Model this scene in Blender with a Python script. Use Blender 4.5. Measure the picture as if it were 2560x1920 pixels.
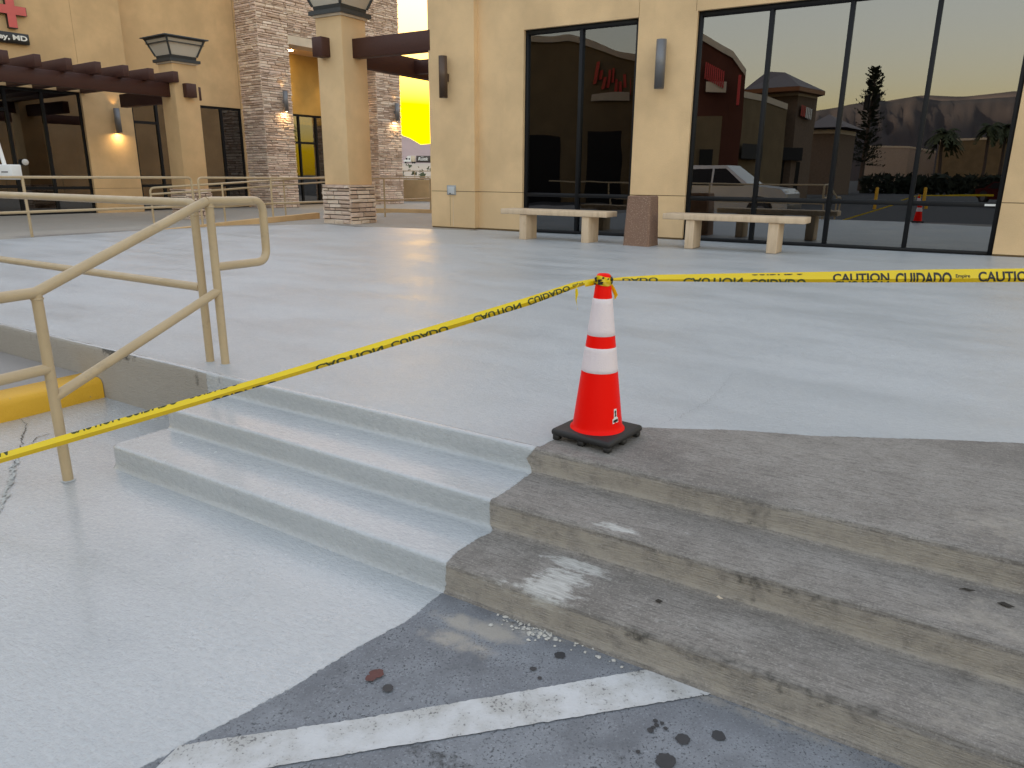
import bpy, bmesh, math, random
import numpy as np
from mathutils import Matrix, Vector
random.seed(7); RNG = np.random.default_rng(7)
for o in list(bpy.data.objects): bpy.data.objects.remove(o)
SC = bpy.context.scene; COL = SC.collection
rad = math.radians

# ------------------------------------------------------------------ camera
F = 1813.33; PIT = rad(15.958); ROL = rad(-.477)          # focal length in pixels of the 2560 px photograph
CAM = np.array([0, 0, 1.451])
_f = np.array([0, math.cos(PIT), -math.sin(PIT)]); _d0 = np.array([0, -math.sin(PIT), -math.cos(PIT)]); _r0 = np.array([1., 0, 0])
_r = _r0*math.cos(ROL)+_d0*math.sin(ROL); _d = -_r0*math.sin(ROL)+_d0*math.cos(ROL)
cd = bpy.data.cameras.new('camera'); cam = bpy.data.objects.new('camera', cd); COL.objects.link(cam)
cd.sensor_width = 36; cd.lens = F/2560*36; cd.clip_start = .05; cd.clip_end = 60000
M = Matrix.Identity(4)
for i in range(3):
    M[i][0] = _r[i]; M[i][1] = -_d[i]; M[i][2] = -_f[i]; M[i][3] = CAM[i]
cam.matrix_world = M
SC.camera = cam
SC.render.resolution_x = 1024; SC.render.resolution_y = 768

# ------------------------------------------------------------------ sky, sun, exposure
SUN_AZ = -9.0; SUN_EL = 1.6        # degrees; azimuth from +Y towards +X
W = bpy.data.worlds.new('World'); SC.world = W; W.use_nodes = True
wn = W.node_tree.nodes; wl = W.node_tree.links
bg = wn['Background']; sky = wn.new('ShaderNodeTexSky'); sky.sky_type = 'NISHITA'; sky.sun_disc = False
sky.sun_elevation = rad(SUN_EL); sky.sun_rotation = rad(SUN_AZ)
sky.altitude = 700; sky.air_density = 1.0; sky.dust_density = 2.2; sky.ozone_density = 1.0
gm = wn.new('ShaderNodeGamma'); gm.inputs[1].default_value = .42; tn_ = wn.new('ShaderNodeMix'); tn_.data_type = 'RGBA'; tn_.blend_type = 'MULTIPLY'; tn_.inputs[0].default_value = 1
tn_.inputs[7].default_value = (1.06, .985, .968, 1)      # the camera's warm white balance
wl.new(sky.outputs[0], gm.inputs[0]); wl.new(gm.outputs[0], tn_.inputs[6]); hs_ = wn.new('ShaderNodeHueSaturation'); hs_.inputs['Saturation'].default_value = 1.48; wl.new(tn_.outputs[2], hs_.inputs['Color']); wl.new(hs_.outputs[0], bg.inputs[0]); bg.inputs[1].default_value = .15
sd_ = bpy.data.lights.new('sun', 'SUN'); sd_.energy = 2.; sd_.angle = rad(.6); sd_.color = (1, .8, .55)
sun = bpy.data.objects.new('sun', sd_); COL.objects.link(sun)
_s = Vector((math.sin(rad(SUN_AZ))*math.cos(rad(SUN_EL)), math.cos(rad(SUN_AZ))*math.cos(rad(SUN_EL)), math.sin(rad(SUN_EL))))
sun.rotation_euler = _s.to_track_quat('Z', 'Y').to_euler(); sun.location = (-20, 120, 60)
SC.view_settings.view_transform = 'Standard'; SC.view_settings.look = 'None'
SC.view_settings.exposure = 3.19; SC.view_settings.gamma = 1

# ------------------------------------------------------------------ pixels to places
ZP = .345                                                  # plaza height above the parking lot
def ray(x, y):
    d = _r*(x-1280)/F+_d*(y-960)/F+_f
    return d/np.linalg.norm(d)
def onz(x, y, z):
    d = ray(x, y); return CAM+d*(z-CAM[2])/d[2]
def onplane(x, y, n, k):
    d = ray(x, y); return CAM+d*((k-CAM@n)/(d@n))
def above(x, y, base):                                     # pixel on the upright sheet through base that faces the camera
    h = np.array(base)-CAM; n = np.array([h[0], h[1], 0]); n /= np.linalg.norm(n)
    return onplane(x, y, n, np.array(base)@n)
UZ = np.array([0, 0, 1.])
# steps frame: t along the steps, o up the steps
AA = rad(-32.2); ST = np.array([math.cos(AA), math.sin(AA), 0]); SO = np.array([-math.sin(AA), math.cos(AA), 0])
def sto(t, o, z): return ST*t+SO*o+UZ*z
# right building facade frame: s along (to the right), n outwards
FA = rad(58.6); FE = np.array([math.sin(FA), -math.cos(FA), 0]); FN = np.array([-math.cos(FA), -math.sin(FA), 0]); FK = -13.31
def fpt(s, p, z): return FE*s+FN*(FK+p)+UZ*(ZP+z)          # p metres out from the wall, z above plaza
def fsz(x, y, p=0):
    q = onplane(x, y, FN, FK+p); return q@FE, q[2]-ZP
# left building frame: b along (away to the right), m outwards
LT = rad(36); LB = np.array([math.sin(LT), math.cos(LT), 0]); LM = np.array([math.cos(LT), -math.sin(LT), 0]); LA = onz(247.5, 531, .1); LA[2] = 0
def lpt(b, p, z): return LA+LB*b+LM*p+UZ*z
def lbz(x, y, p=0):
    q = onplane(x, y, LM, (LA@LM)+p); return (q-LA)@LB, q[2]
def floor_z(x, y):
    t = x*ST[0]+y*ST[1]; o = x*SO[0]+y*SO[1]
    u = np.clip(np.maximum(-15.2-t, o-18.2)/4, 0, 1); return ZP-.265*u*u*(3-2*u)

# ------------------------------------------------------------------ mesh helpers
class MB:
    def __init__(s): s.v = []; s.f = []; s.sm = []
    def add(s, vs, fs, smooth=False):
        k = len(s.v); s.v += [tuple(map(float, p)) for p in vs]; s.f += [tuple(i+k for i in f) for f in fs]; s.sm += [smooth]*len(fs); return s
    def box(s, o, ax, ay, az, xr, yr, zr):
        P = [np.array(o)+np.array(ax)*x+np.array(ay)*y+np.array(az)*z for z in zr for y in yr for x in xr]
        q = [(0, 2, 3, 1), (4, 5, 7, 6), (0, 1, 5, 4), (2, 6, 7, 3), (0, 4, 6, 2), (1, 3, 7, 5)]
        if np.dot(np.cross(ax, ay), az) < 0: q = [f[::-1] for f in q]
        return s.add(P, q)
    def prism(s, base, top, smooth=False):                # two rings of equal length
        n = len(base); s.add(list(base)+list(top), [tuple(range(n))[::-1], tuple(range(n, 2*n))])
        return s.add(list(base)+list(top), [(i, (i+1) % n, n+(i+1) % n, n+i) for i in range(n)], smooth)
    def tube(s, pts, r, seg=10, caps=True):
        pts = [np.array(p, float) for p in pts]; n = len(pts); rs = r if hasattr(r, '__len__') else [r]*n
        T = [(pts[min(i+1, n-1)]-pts[max(i-1, 0)]) for i in range(n)]; T = [t/np.linalg.norm(t) for t in T]
        a = np.cross(T[0], UZ if abs(T[0][2]) < .9 else np.array([1., 0, 0])); a /= np.linalg.norm(a); V = []
        for i in range(n):
            a = a-T[i]*(a@T[i]); a /= np.linalg.norm(a); b = np.cross(T[i], a)
            V += [pts[i]+(a*math.cos(2*math.pi*k/seg)+b*math.sin(2*math.pi*k/seg))*rs[i] for k in range(seg)]
        s.add(V, [(i*seg+k, i*seg+(k+1) % seg, (i+1)*seg+(k+1) % seg, (i+1)*seg+k) for i in range(n-1) for k in range(seg)], True)
        if caps: s.add(V[:seg], [tuple(range(seg))[::-1]]); s.add(V[-seg:], [tuple(range(seg))])
        return s
    def lathe(s, c, prof, seg=40, smooth=True):
        V = [np.array(c)+np.array([r*math.cos(2*math.pi*k/seg), r*math.sin(2*math.pi*k/seg), z]) for r, z in prof for k in range(seg)]
        return s.add(V, [(i*seg+k, i*seg+(k+1) % seg, (i+1)*seg+(k+1) % seg, (i+1)*seg+k) for i in range(len(prof)-1) for k in range(seg)], smooth)
    def build(s, name, mat, parent=None, bevel=0, seg=2, attrs=None):
        me = bpy.data.meshes.new(name); me.from_pydata(s.v, [], s.f); me.update()
        me.polygons.foreach_set('use_smooth', s.sm)
        if attrs:
            for k, a in attrs.items():
                at = me.attributes.new(k, 'FLOAT', 'POINT'); at.data.foreach_set('value', np.asarray(a, np.float32))
        if bevel:
            bm = bmesh.new(); bm.from_mesh(me); bmesh.ops.remove_doubles(bm, verts=bm.verts, dist=1e-5)
            bmesh.ops.bevel(bm, geom=[e for e in bm.edges if len(e.link_faces) == 2 and e.calc_face_angle(0) > .5], offset=bevel, segments=seg, affect='EDGES', profile=.5, clamp_overlap=True)
            for f in bm.faces: f.smooth = True
            bm.to_mesh(me); bm.free()
        return link(name, me, mat, parent)
def link(name, me, mat, parent=None):
    o = bpy.data.objects.new(name, me); COL.objects.link(o)
    if mat is not None and not me.materials: me.materials.append(mat)
    if parent is not None: setpar(o, parent)
    return o
PLOC = {}
def setpar(o, p):
    o.parent = p; o.matrix_parent_inverse = Matrix.Translation(PLOC.get(p.name, (0, 0, 0))).inverted()
def tag(o, label, cat, group=None):
    o['label'] = label; o['category'] = cat
    if group: o['group'] = group
    return o
def thing(name, label, cat, loc, group=None):
    o = bpy.data.objects.new(name, None); COL.objects.link(o); o.empty_display_size = .1
    o.location = tuple(map(float, loc)); PLOC[o.name] = tuple(map(float, loc)); return tag(o, label, cat, group)
def struct(o, kind='structure'): o['kind'] = kind; return o
def arc(pts, r=.06, k=5):                                  # polyline with rounded corners
    P = [np.array(p, float) for p in pts]; out = [P[0]]
    for i in range(1, len(P)-1):
        a = P[i-1]-P[i]; b = P[i+1]-P[i]; la = np.linalg.norm(a); lb = np.linalg.norm(b); q = min(r, la*.45, lb*.45)
        A = P[i]+a/la*q; B = P[i]+b/lb*q
        for j in range(k+1):
            u = j/k; out.append((1-u)**2*A+2*u*(1-u)*P[i]+u*u*B)
    return out+[P[-1]]
def text_mesh(body, bold=.012, shear=0., res=4):           # flat text scaled to the unit box; returns verts(2d), faces, aspect
    c = bpy.data.curves.new('lettering', 'FONT'); c.body = body; c.offset = bold; c.shear = shear; c.resolution_u = res; c.fill_mode = 'FRONT'
    o = bpy.data.objects.new('lettering', c); COL.objects.link(o)
    me = bpy.data.meshes.new_from_object(o.evaluated_get(bpy.context.evaluated_depsgraph_get()))
    v = np.array([p.co[:2] for p in me.vertices]); f = [tuple(p.vertices) for p in me.polygons]
    bpy.data.objects.remove(o); bpy.data.curves.remove(c); bpy.data.meshes.remove(me)
    lo = v.min(0); hi = v.max(0); return (v-lo)/(hi-lo), f, (hi-lo)[0]/(hi-lo)[1]
def clip2(v, f, v0, v1):                                   # keep the part of a flat mesh with v0 <= y <= v1
    bm = bmesh.new(); bv = [bm.verts.new((p[0], p[1], 0)) for p in v]
    for q in f:
        try: bm.faces.new([bv[i] for i in q])
        except ValueError: pass
    for co, no in (((0, v0, 0), (0, -1, 0)), ((0, v1, 0), (0, 1, 0))):
        bmesh.ops.bisect_plane(bm, geom=bm.verts[:]+bm.edges[:]+bm.faces[:], plane_co=co, plane_no=no, clear_outer=True)
    bm.verts.index_update(); V = np.array([p.co[:2] for p in bm.verts]).reshape(-1, 2); Fc = [tuple(p.index for p in q.verts) for q in bm.faces]; bm.free(); return V, Fc

# ------------------------------------------------------------------ material helpers
class NT:
    def __init__(s, name):
        s.m = bpy.data.materials.new(name); s.m.use_nodes = True; s.t = s.m.node_tree; s.N = s.t.nodes; s.b = s.N['Principled BSDF']
        s.tc = s.N.new('ShaderNodeTexCoord').outputs['Object']
    def L(s, a, b): s.t.links.new(a, b)
    def put(s, sock, v):
        if hasattr(v, 'is_linked') or hasattr(v, 'links'): s.L(v, sock)
        elif isinstance(v, (tuple, list)): sock.default_value = (*v, 1) if len(v) == 3 and len(sock.default_value) == 4 else v
        else: sock.default_value = v
    def noise(s, scale, detail=3, rough=.55, vec=None, out=0):
        n = s.N.new('ShaderNodeTexNoise'); n.inputs['Scale'].default_value = scale; n.inputs['Detail'].default_value = detail; n.inputs['Roughness'].default_value = rough
        s.L(vec or s.tc, n.inputs['Vector']); return n.outputs[out]
    def voro(s, scale, vec=None):
        n = s.N.new('ShaderNodeTexVoronoi'); n.inputs['Scale'].default_value = scale; s.L(vec or s.tc, n.inputs['Vector']); return n.outputs['Distance']
    def mapping(s, rot=(0, 0, 0), scale=(1, 1, 1)):
        n = s.N.new('ShaderNodeMapping'); n.inputs['Rotation'].default_value = rot; s.L(s.tc, n.inputs['Vector'])      # turn first, stretch after
        k = s.N.new('ShaderNodeMapping'); k.inputs['Scale'].default_value = scale; s.L(n.outputs[0], k.inputs['Vector']); return k.outputs[0]
    def math(s, op, a, b=0., clamp=False):
        n = s.N.new('ShaderNodeMath'); n.operation = op; n.use_clamp = clamp; s.put(n.inputs[0], a); s.put(n.inputs[1], b); return n.outputs[0]
    def ramp(s, v, a, b, lo=0., hi=1.):
        n = s.N.new('ShaderNodeMapRange'); n.interpolation_type = 'SMOOTHSTEP'; s.put(n.inputs['Value'], v)
        for k, x in (('From Min', a), ('From Max', b), ('To Min', lo), ('To Max', hi)): n.inputs[k].default_value = x
        return n.outputs[0]
    def mix(s, f, a, b, mode='MIX'):
        n = s.N.new('ShaderNodeMix'); n.data_type = 'RGBA'; n.blend_type = mode; n.clamp_factor = True; s.put(n.inputs[0], f); s.put(n.inputs[6], a); s.put(n.inputs[7], b); return n.outputs[2]
    def fmix(s, f, a, b):
        n = s.N.new('ShaderNodeMix'); n.data_type = 'FLOAT'; n.clamp_factor = True; s.put(n.inputs[0], f); s.put(n.inputs[2], a); s.put(n.inputs[3], b); return n.outputs[0]
    def attr(s, k):
        n = s.N.new('ShaderNodeAttribute'); n.attribute_name = k; return n.outputs['Fac']
    def bump(s, h, dist, strength=1.):
        n = s.N.new('ShaderNodeBump'); n.inputs['Distance'].default_value = dist; n.inputs['Strength'].default_value = strength; s.L(h, n.inputs['Height']); s.L(n.outputs[0], s.b.inputs['Normal']); return n
    def base(s, col, rough=.6, metal=0., spec=None):
        s.put(s.b.inputs['Base Color'], col); s.put(s.b.inputs['Roughness'], rough); s.put(s.b.inputs['Metallic'], metal)
        if spec is not None: s.b.inputs['Specular IOR Level'].default_value = spec
        return s
def mul(c, k): return tuple(min(1, x*k) for x in c)
def plain(name, c, rough=.6, metal=0., var=.12, vs=3., bs=0., bd=.002, spec=None):
    n = NT(name); col = n.mix(n.noise(vs, 4), mul(c, 1-var), mul(c, 1+var)); n.base(col, rough, metal, spec)
    if bs: n.bump(n.noise(bs, 4), bd)
    return n.m
def stucco(name, c, var=.15):
    n = NT(name); st = n.mapping(scale=(1, 1, .25))
    col = n.mix(n.ramp(n.noise(.9, 4), .3, .75), mul(c, 1-var), mul(c, 1+var*.7))
    col = n.mix(n.math('MULTIPLY', n.ramp(n.noise(2.3, 5, .6, st), .55, .8), .35), col, mul(c, .72))
    col = n.mix(n.math('MULTIPLY', n.ramp(n.noise(160, 2), .3, .7), .22), col, mul(c, .7))
    n.base(col, .9, 0, .25); n.bump(n.math('ADD', n.noise(130, 3), n.math('MULTIPLY', n.noise(38, 3), .8)), .004, .9); return n.m
def coat(name, A, B, kind, gl=(.16, .29), cw=.55):
    """bare concrete / lot surface with a fresh grey coat where paint_d > 0"""
    n = NT(name); rot = (0, 0, rad(32.2))
    T = n.mapping(rot); TB = n.mapping(rot, (17, 190, 190)); TS = n.mapping(rot, (.8, 2.2, 2.2)); TS2 = n.mapping(rot, (2.6, 9, 9))
    big = n.noise(1.1, 4); mid = n.noise(8, 5, .6); fine = n.noise(120, 3, .6); broom = n.noise(1, 4, .6, TB); strk = n.noise(1, 4, .6, TS); strk2 = n.noise(1, 4, .6, TS2)
    bare = n.mix(n.ramp(n.math('ADD', n.math('MULTIPLY', big, .6), n.math('MULTIPLY', mid, .5)), .38, .72), A, B)
    if kind == 'lot':
        sp = n.ramp(n.noise(125, 3, .6), .54, .66); bare = n.mix(n.math('MULTIPLY', sp, n.ramp(mid, .35, .6, .25, .85)), bare, mul(A, .25))
        lt = n.ramp(n.noise(150, 2, .5), .58, .72); bare = n.mix(n.math('MULTIPLY', lt, .4), bare, mul(B, 1.5)); bare = n.mix(n.math('MULTIPLY', n.ramp(n.noise(3.5, 5, .65), .5, .72), .45), bare, mul(A, .55))
        bare = n.mix(n.math('MULTIPLY', n.ramp(strk, .5, .75), .3), bare, mul(B, 1.25))
    else:
        bare = n.mix(n.math('MULTIPLY', n.ramp(broom, .48, .62), .48), bare, mul(A, .42))
        bare = n.mix(n.math('MULTIPLY', n.ramp(strk2, .5, .75), .28), bare, mul(A, .6)); bare = n.mix(n.math('MULTIPLY', n.ramp(n.noise(2.6, 5, .65), .48, .7), .45), bare, mul(A, .62)); bare = n.mix(n.math('MULTIPLY', n.ramp(n.noise(260, 2), .58, .7), .5), bare, mul(A, .3))
        bare = n.mix(n.math('MULTIPLY', n.ramp(fine, .5, .72), .45), bare, mul(B, 1.4)); bare = n.mix(n.math('MULTIPLY', n.ramp(n.noise(55, 4, .65), .5, .7), .4), bare, mul(A, .5))
    wn_ = n.math('ADD', n.attr('white'), n.math('MULTIPLY', n.math('SUBTRACT', n.noise(1, 6, .68, n.mapping(rot, (22, 46, 46))), .5), 2.0))
    bare = n.mix(n.math('MULTIPLY', n.ramp(wn_, .34, .85), n.ramp(broom, .38, .58, 1., .62)), bare, (.56, .55, .52))
    tn = n.math('ADD', n.attr('sand_warm_light'), n.math('MULTIPLY', n.math('SUBTRACT', n.noise(14, 5, .65), .5), 1.2))
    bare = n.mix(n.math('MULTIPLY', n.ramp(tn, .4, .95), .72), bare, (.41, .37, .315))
    dn = n.math('ADD', n.attr('dark'), n.math('MULTIPLY', n.math('SUBTRACT', n.noise(30, 5, .7), .5), 1.5))
    bare = n.mix(n.math('MULTIPLY', n.ramp(dn, .35, .9), .85), bare, (.035, .033, .03))
    pc = n.mix(n.ramp(strk, .3, .7), (.425, .448, .464), (.485, .503, .515)); pc = n.mix(n.math('MULTIPLY', n.ramp(strk2, .52, .78), .16), pc, (.395, .418, .44))
    pc = n.mix(n.math('MULTIPLY', n.ramp(n.noise(3.2, 5, .65), .5, .75), .35), pc, (.37, .395, .42)); pc = n.mix(n.math('MULTIPLY', n.ramp(fine, .56, .72), .28), pc, (.30, .315, .33))
    stip = n.noise(1, 4, .65, n.mapping(rot, (34, 62, 62))); pc = n.mix(n.math('MULTIPLY', n.ramp(stip, .5, .68), .22), pc, (.33, .35, .365)); pc = n.mix(n.math('MULTIPLY', n.ramp(stip, .5, .36), .18), pc, (.60, .615, .62))
    d = n.math('ADD', n.attr('paint_d'), n.math('ADD', n.math('MULTIPLY', n.math('SUBTRACT', n.noise(60, 4, .6), .5), .02), n.math('MULTIPLY', n.math('SUBTRACT', n.noise(7, 3), .5), .018)))
    fac = n.ramp(d, -.003, .003)
    n.put(n.b.inputs['Base Color'], n.mix(fac, bare, pc))
    pr = n.math('ADD', n.ramp(strk, .3, .7, *gl), n.math('MULTIPLY', n.math('SUBTRACT', mid, .5), .2), True)
    n.put(n.b.inputs['Roughness'], n.fmix(fac, .88, pr)); n.put(n.b.inputs['Specular IOR Level'], n.fmix(fac, .3, .6)); n.put(n.b.inputs['Coat Weight'], n.math('MULTIPLY', fac, cw)); n.put(n.b.inputs['Coat Roughness'], n.math('ADD', pr, -.02))
    hb = n.math('ADD', n.math('MULTIPLY', broom, 1.6 if kind != 'lot' else .3), n.math('MULTIPLY', fine, .8 if kind == 'lot' else .5))
    hp = n.math('ADD', n.math('ADD', n.math('MULTIPLY', broom, .25), n.math('MULTIPLY', stip, 1.9)), n.math('ADD', n.math('MULTIPLY', fine, .75), n.math('MULTIPLY', strk2, .30)))
    n.bump(n.math('ADD', n.fmix(fac, hb, hp), n.math('MULTIPLY', fac, .3)), .0032); return n.m
def glassm(name, tint, k, wob=.0, ws=1.):
    n = NT(name); N = n.N; tr = N.new('ShaderNodeBsdfTransparent'); tr.inputs[0].default_value = (*tint, 1)
    gl = N.new('ShaderNodeBsdfGlossy'); gl.inputs['Roughness'].default_value = .0; gl.inputs[0].default_value = (.95, .97, 1, 1)
    fr = N.new('ShaderNodeFresnel'); fr.inputs[0].default_value = 1.5; mx = N.new('ShaderNodeMixShader')
    n.L(n.math('ADD', n.math('MULTIPLY', fr.outputs[0], 1.1), k, True), mx.inputs[0]); n.L(tr.outputs[0], mx.inputs[1]); n.L(gl.outputs[0], mx.inputs[2])
    if wob:
        bp = N.new('ShaderNodeBump'); bp.inputs['Distance'].default_value = wob; n.L(n.noise(ws, 1), bp.inputs['Height']); n.L(bp.outputs[0], gl.inputs['Normal'])
    n.L(mx.outputs[0], N['Material Output'].inputs[0]); return n.m
def glow(name, c, k):
    n = NT(name); n.base(c, .5); n.b.inputs['Emission Color'].default_value = (*c, 1); n.b.inputs['Emission Strength'].default_value = k; return n.m
MT = {}
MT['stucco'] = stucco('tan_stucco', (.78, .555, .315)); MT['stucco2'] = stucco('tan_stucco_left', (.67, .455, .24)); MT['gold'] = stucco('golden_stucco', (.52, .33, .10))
MT['groove'] = plain('stucco_groove', (.16, .105, .05), .95)
MT['frame'] = plain('black_aluminium', (.006, .0065, .008), .5, .0, .2, 9, spec=.25)
MT['glass'] = glassm('storefront_glass', (.12, .13, .14), .175, .0008, .8); MT['glass_wavy'] = glassm('wavy_glass', (.14, .15, .15), .075, .004, .9)
MT['glass_in'] = glassm('inner_glass', (.7, .72, .72), .03); MT['glass_left'] = glassm('left_shop_glass', (.16, .15, .13), .12, .001, .8)
MT['dark'] = plain('dark_interior', (.035, .033, .03), .9); MT['interior'] = plain('shop_interior', (.07, .058, .038), .9)
MT['coat_step'] = coat('step_concrete', (.228, .207, .186), (.325, .30, .272), 'step'); MT['coat_plaza'] = coat('plaza_concrete', (.228, .207, .186), (.325, .30, .272), 'step', (.33, .50), .12); MT['coat_lot'] = coat('lot_surface', (.165, .17, .185), (.26, .272, .292), 'lot')
MT['walk'] = plain('grey_walkway', (.30, .275, .255), .85, 0, .14, 2.2, 90, .002)
MT['asphalt'] = plain('asphalt', (.055, .055, .058), .9, 0, .25, 4, 80, .004)
_n = NT('tan_rail_paint'); _c = _n.mix(_n.noise(5, 5, .6), (.42, .315, .185), (.54, .415, .255)); _c = _n.mix(_n.math('MULTIPLY', _n.ramp(_n.noise(9, 5, .7), .55, .75), .45), _c, (.26, .20, .13)); _c = _n.mix(_n.ramp(_n.noise(34, 4, .7), .735, .755), _c, (.07, .045, .03))
_n.base(_c, _n.ramp(_n.noise(11, 4), .3, .7, .34, .55)); _n.bump(_n.noise(45, 4), .0012); MT['rail'] = _n.m
MT['wood'] = (lambda n: (n.base(n.mix(n.noise(1, 4, .6, n.mapping((0, 0, rad(-54)), (2, 22, 22))), (.042, .013, .009), (.075, .024, .015)), .62), n.bump(n.noise(1, 4, .6, n.mapping((0, 0, rad(-54)), (3, 40, 40))), .004), n.m)[-1])(NT('brown_beam_paint'))
MT['lantern'] = plain('lantern_metal', (.035, .04, .042), .5); MT['frost'] = plain('frosted_panel', (.55, .50, .42), .5, 0, .05)
MT['cream'] = plain('cream_trim', (.62, .52, .40), .8)
MT['stoneA'] = plain('stone_pink', (.70, .535, .43), .9, 0, .3, 5, 25, .012); MT['stoneB'] = plain('stone_buff', (.80, .655, .53), .9, 0, .25, 5, 25, .012)
MT['stoneC'] = plain('stone_brown', (.54, .395, .30), .9, 0, .3, 5, 25, .012); MT['mortar'] = plain('mortar', (.05, .036, .028), .95)
_n = NT('bench_concrete'); _v = _n.mapping(scale=(14, 14, .8))
_n.base(_n.mix(_n.ramp(_n.noise(1, 4, .6, _v), .4, .65), (.66, .51, .355), _n.mix(_n.ramp(_n.noise(7, 4), .4, .7), (.61, .465, .32), (.53, .395, .265))), .85); _n.bump(_n.noise(70, 4), .003); MT['bench'] = _n.m
MT['agg'] = (lambda n: (n.base(n.mix(n.ramp(n.voro(42), .16, .30), (.42, .30, .22), n.mix(n.noise(60, 2), (.18, .105, .07), (.28, .17, .12))), .85), n.bump(n.voro(42), .006), n.m)[-1])(NT('brown_aggregate'))
MT['sconce'] = plain('grey_sconce_metal', (.20, .20, .21), .45, .3, .1, 40); MT['sconce_b'] = plain('bronze_sconce_metal', (.10, .065, .045), .45, .3, .1, 20)
MT['yellow'] = (lambda n: (n.base(n.mix(n.ramp(n.noise(14, 5, .7), .66, .72), n.mix(n.noise(5, 4), (.62, .33, .015), (.80, .45, .025)), (.35, .27, .18)), .55), n.bump(n.noise(70, 4), .004), n.m)[-1])(NT('yellow_kerb_paint'))
MT['cone'] = (lambda n: (n.base((.95, .004, .0), .42, 0, .14), n.b.inputs.__getitem__('Subsurface Weight').__setattr__('default_value', 0.), n.m)[-1])(NT('red_cone_plastic'))
MT['collar'] = (lambda n: (n.base(n.mix(n.math('MULTIPLY', n.ramp(n.math('SINE', n.math('MULTIPLY', n.math('ADD', n.noise(1, 0), 0), 1)), 0, 1), 0), (.80, .70, .72), (.80, .70, .72)), .35), n.bump(n.voro(220), .0012), n.m)[-1])(NT('reflective_collar'))
MT['rubber'] = plain('black_rubber', (.018, .017, .017), .6, 0, .3, 12, 90, .001)
MT['tape'] = (lambda n: (n.base(n.mix(n.noise(7, 3), (.78, .55, .0), (.86, .64, .003)), .3, 0, .5), n.m)[-1])(NT('yellow_tape_film'))
MT['tape_shade'] = (lambda n: (n.base((.60, .40, .0), .32, 0, .5), n.m)[-1])(NT('yellow_tape_shaded'))  # darker copy of the film: shade of the downturned fold put into its colour
MT['ink'] = plain('black_ink', (.012, .012, .010), .45); MT['ink2'] = plain('ink_through_film', (.045, .055, .006), .45)
MT['white'] = plain('white_paint', (.75, .75, .74), .5); MT['red'] = plain('red_sign_face', (.62, .10, .09), .3); MT['black'] = plain('black_sign', (.012, .012, .012), .4)
MT['signtext'] = plain('white_sign_text', (.8, .78, .72), .5)
MT['warm'] = glow('warm_lamp', (1, .72, .35), 14.)

# ------------------------------------------------------------------ ground sheets
def sdist(P, poly, closed=True):
    """signed distance of 2-D points to a polygon, positive inside"""
    P = np.asarray(P); Q = np.asarray(poly); n = len(Q); best = np.full(len(P), 1e9); ins = np.zeros(len(P), bool)
    for i in range(n):
        a = Q[i]; b = Q[(i+1) % n]; e = b-a; w = P-a; u = np.clip((w@e)/(e@e+1e-12), 0, 1); best = np.minimum(best, np.hypot(*(w-u[:, None]*e).T))
        c = ((a[1] > P[:, 1]) != (b[1] > P[:, 1])) & (P[:, 0] < (b[0]-a[0])*(P[:, 1]-a[1])/(b[1]-a[1]+1e-12)+a[0]); ins ^= c
    return np.where(ins, best, -best)
def blobs(P, L, z):
    """soft patches: (px, py, half width along t, half width along o, amount) for a surface at height z"""
    out = np.zeros(len(P))
    for x, y, a, b, k in L:
        q = onz(x, y, z); dt = (P-q)@ST; do = (P-q)@SO; out = np.maximum(out, k*np.exp(-((dt/a)**2+(do/b)**2)))
    return out
def grid(us, vs, fn):
    m = MB(); V = [fn(u, v) for v in vs for u in us]; n = len(us)
    m.add(V, [(j*n+i, j*n+i+1, (j+1)*n+i+1, (j+1)*n+i) for j in range(len(vs)-1) for i in range(n-1)], True); return m
def geo(a, b, s0, g): # growing spacing
    out = [a]; s = s0
    while out[-1]+s < b: out.append(out[-1]+s); s *= g
    return out+[b]
m = MB(); R = 9000
m.add([(-R, -R, -.03), (R, -R, -.03), (R, R, -.03), (-R, R, -.03)], [(0, 1, 2, 3)]); struct(m.build('ground', MT['asphalt']))
# parking lot, coated on the left
paint_lot = [onz(x, y, 0)[:2] for x, y in [(1109, 1480), (1100, 1487), (1051, 1525), (1005, 1560), (900, 1613), (843, 1645), (729, 1719), (567, 1804), (448, 1867), (350, 1920)]]
far = onz(350, 1920, 0)[:2]; paint_lot += [far+np.array([-1.2, -1.0]), far+np.array([-9, -1]), sto(-14, 2.9, 0)[:2], (sto(-1.44, 2.9, 0)[:2])]
ts = list(np.arange(-5.5, 2.2, .04)); os_ = list(np.arange(-.6, 2.52, .035))
m = grid(ts, os_, lambda t, o: sto(t, o, 0)); P = np.array(m.v); pd = sdist(P[:, :2], paint_lot)
m.v = [(x, y, (.004*math.sin(x*1.7+y*.9)*math.sin(y*2.1)-.002)*min(1, max(0, (1.75-(x*SO[0]+y*SO[1]))/.5))) for x, y, z in m.v]
A = dict(paint_d=pd,
    sand_warm_light=blobs(P, [(1180, 1568, .18, .05, 1.1), (1120, 1600, .14, .05, 1.), (1250, 1578, .14, .05, 1.), (1190, 1622, .12, .03, .9), (1300, 1590, .08, .04, .7), (1880, 1790, .5, .03, .8), (1330, 1575, .3, .03, .7)], 0),
    white=blobs(P, [(1335, 1582, .05, .03, .9), (1400, 1590, .12, .015, .6), (1337, 1660, .012, .09, .8)], 0),
    dark=blobs(P, [(1090, 1885, .40, .06, .62), (1500, 1870, .5, .05, .4), (800, 1790, .25, .05, .35), (1220, 1540, .12, .02, .6), (1290, 1560, .1, .02, .7), (1850, 1850, .4, .08, .3)], 0))
LOT = struct(m.build('parking_lot', MT['coat_lot'], attrs=A))
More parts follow.
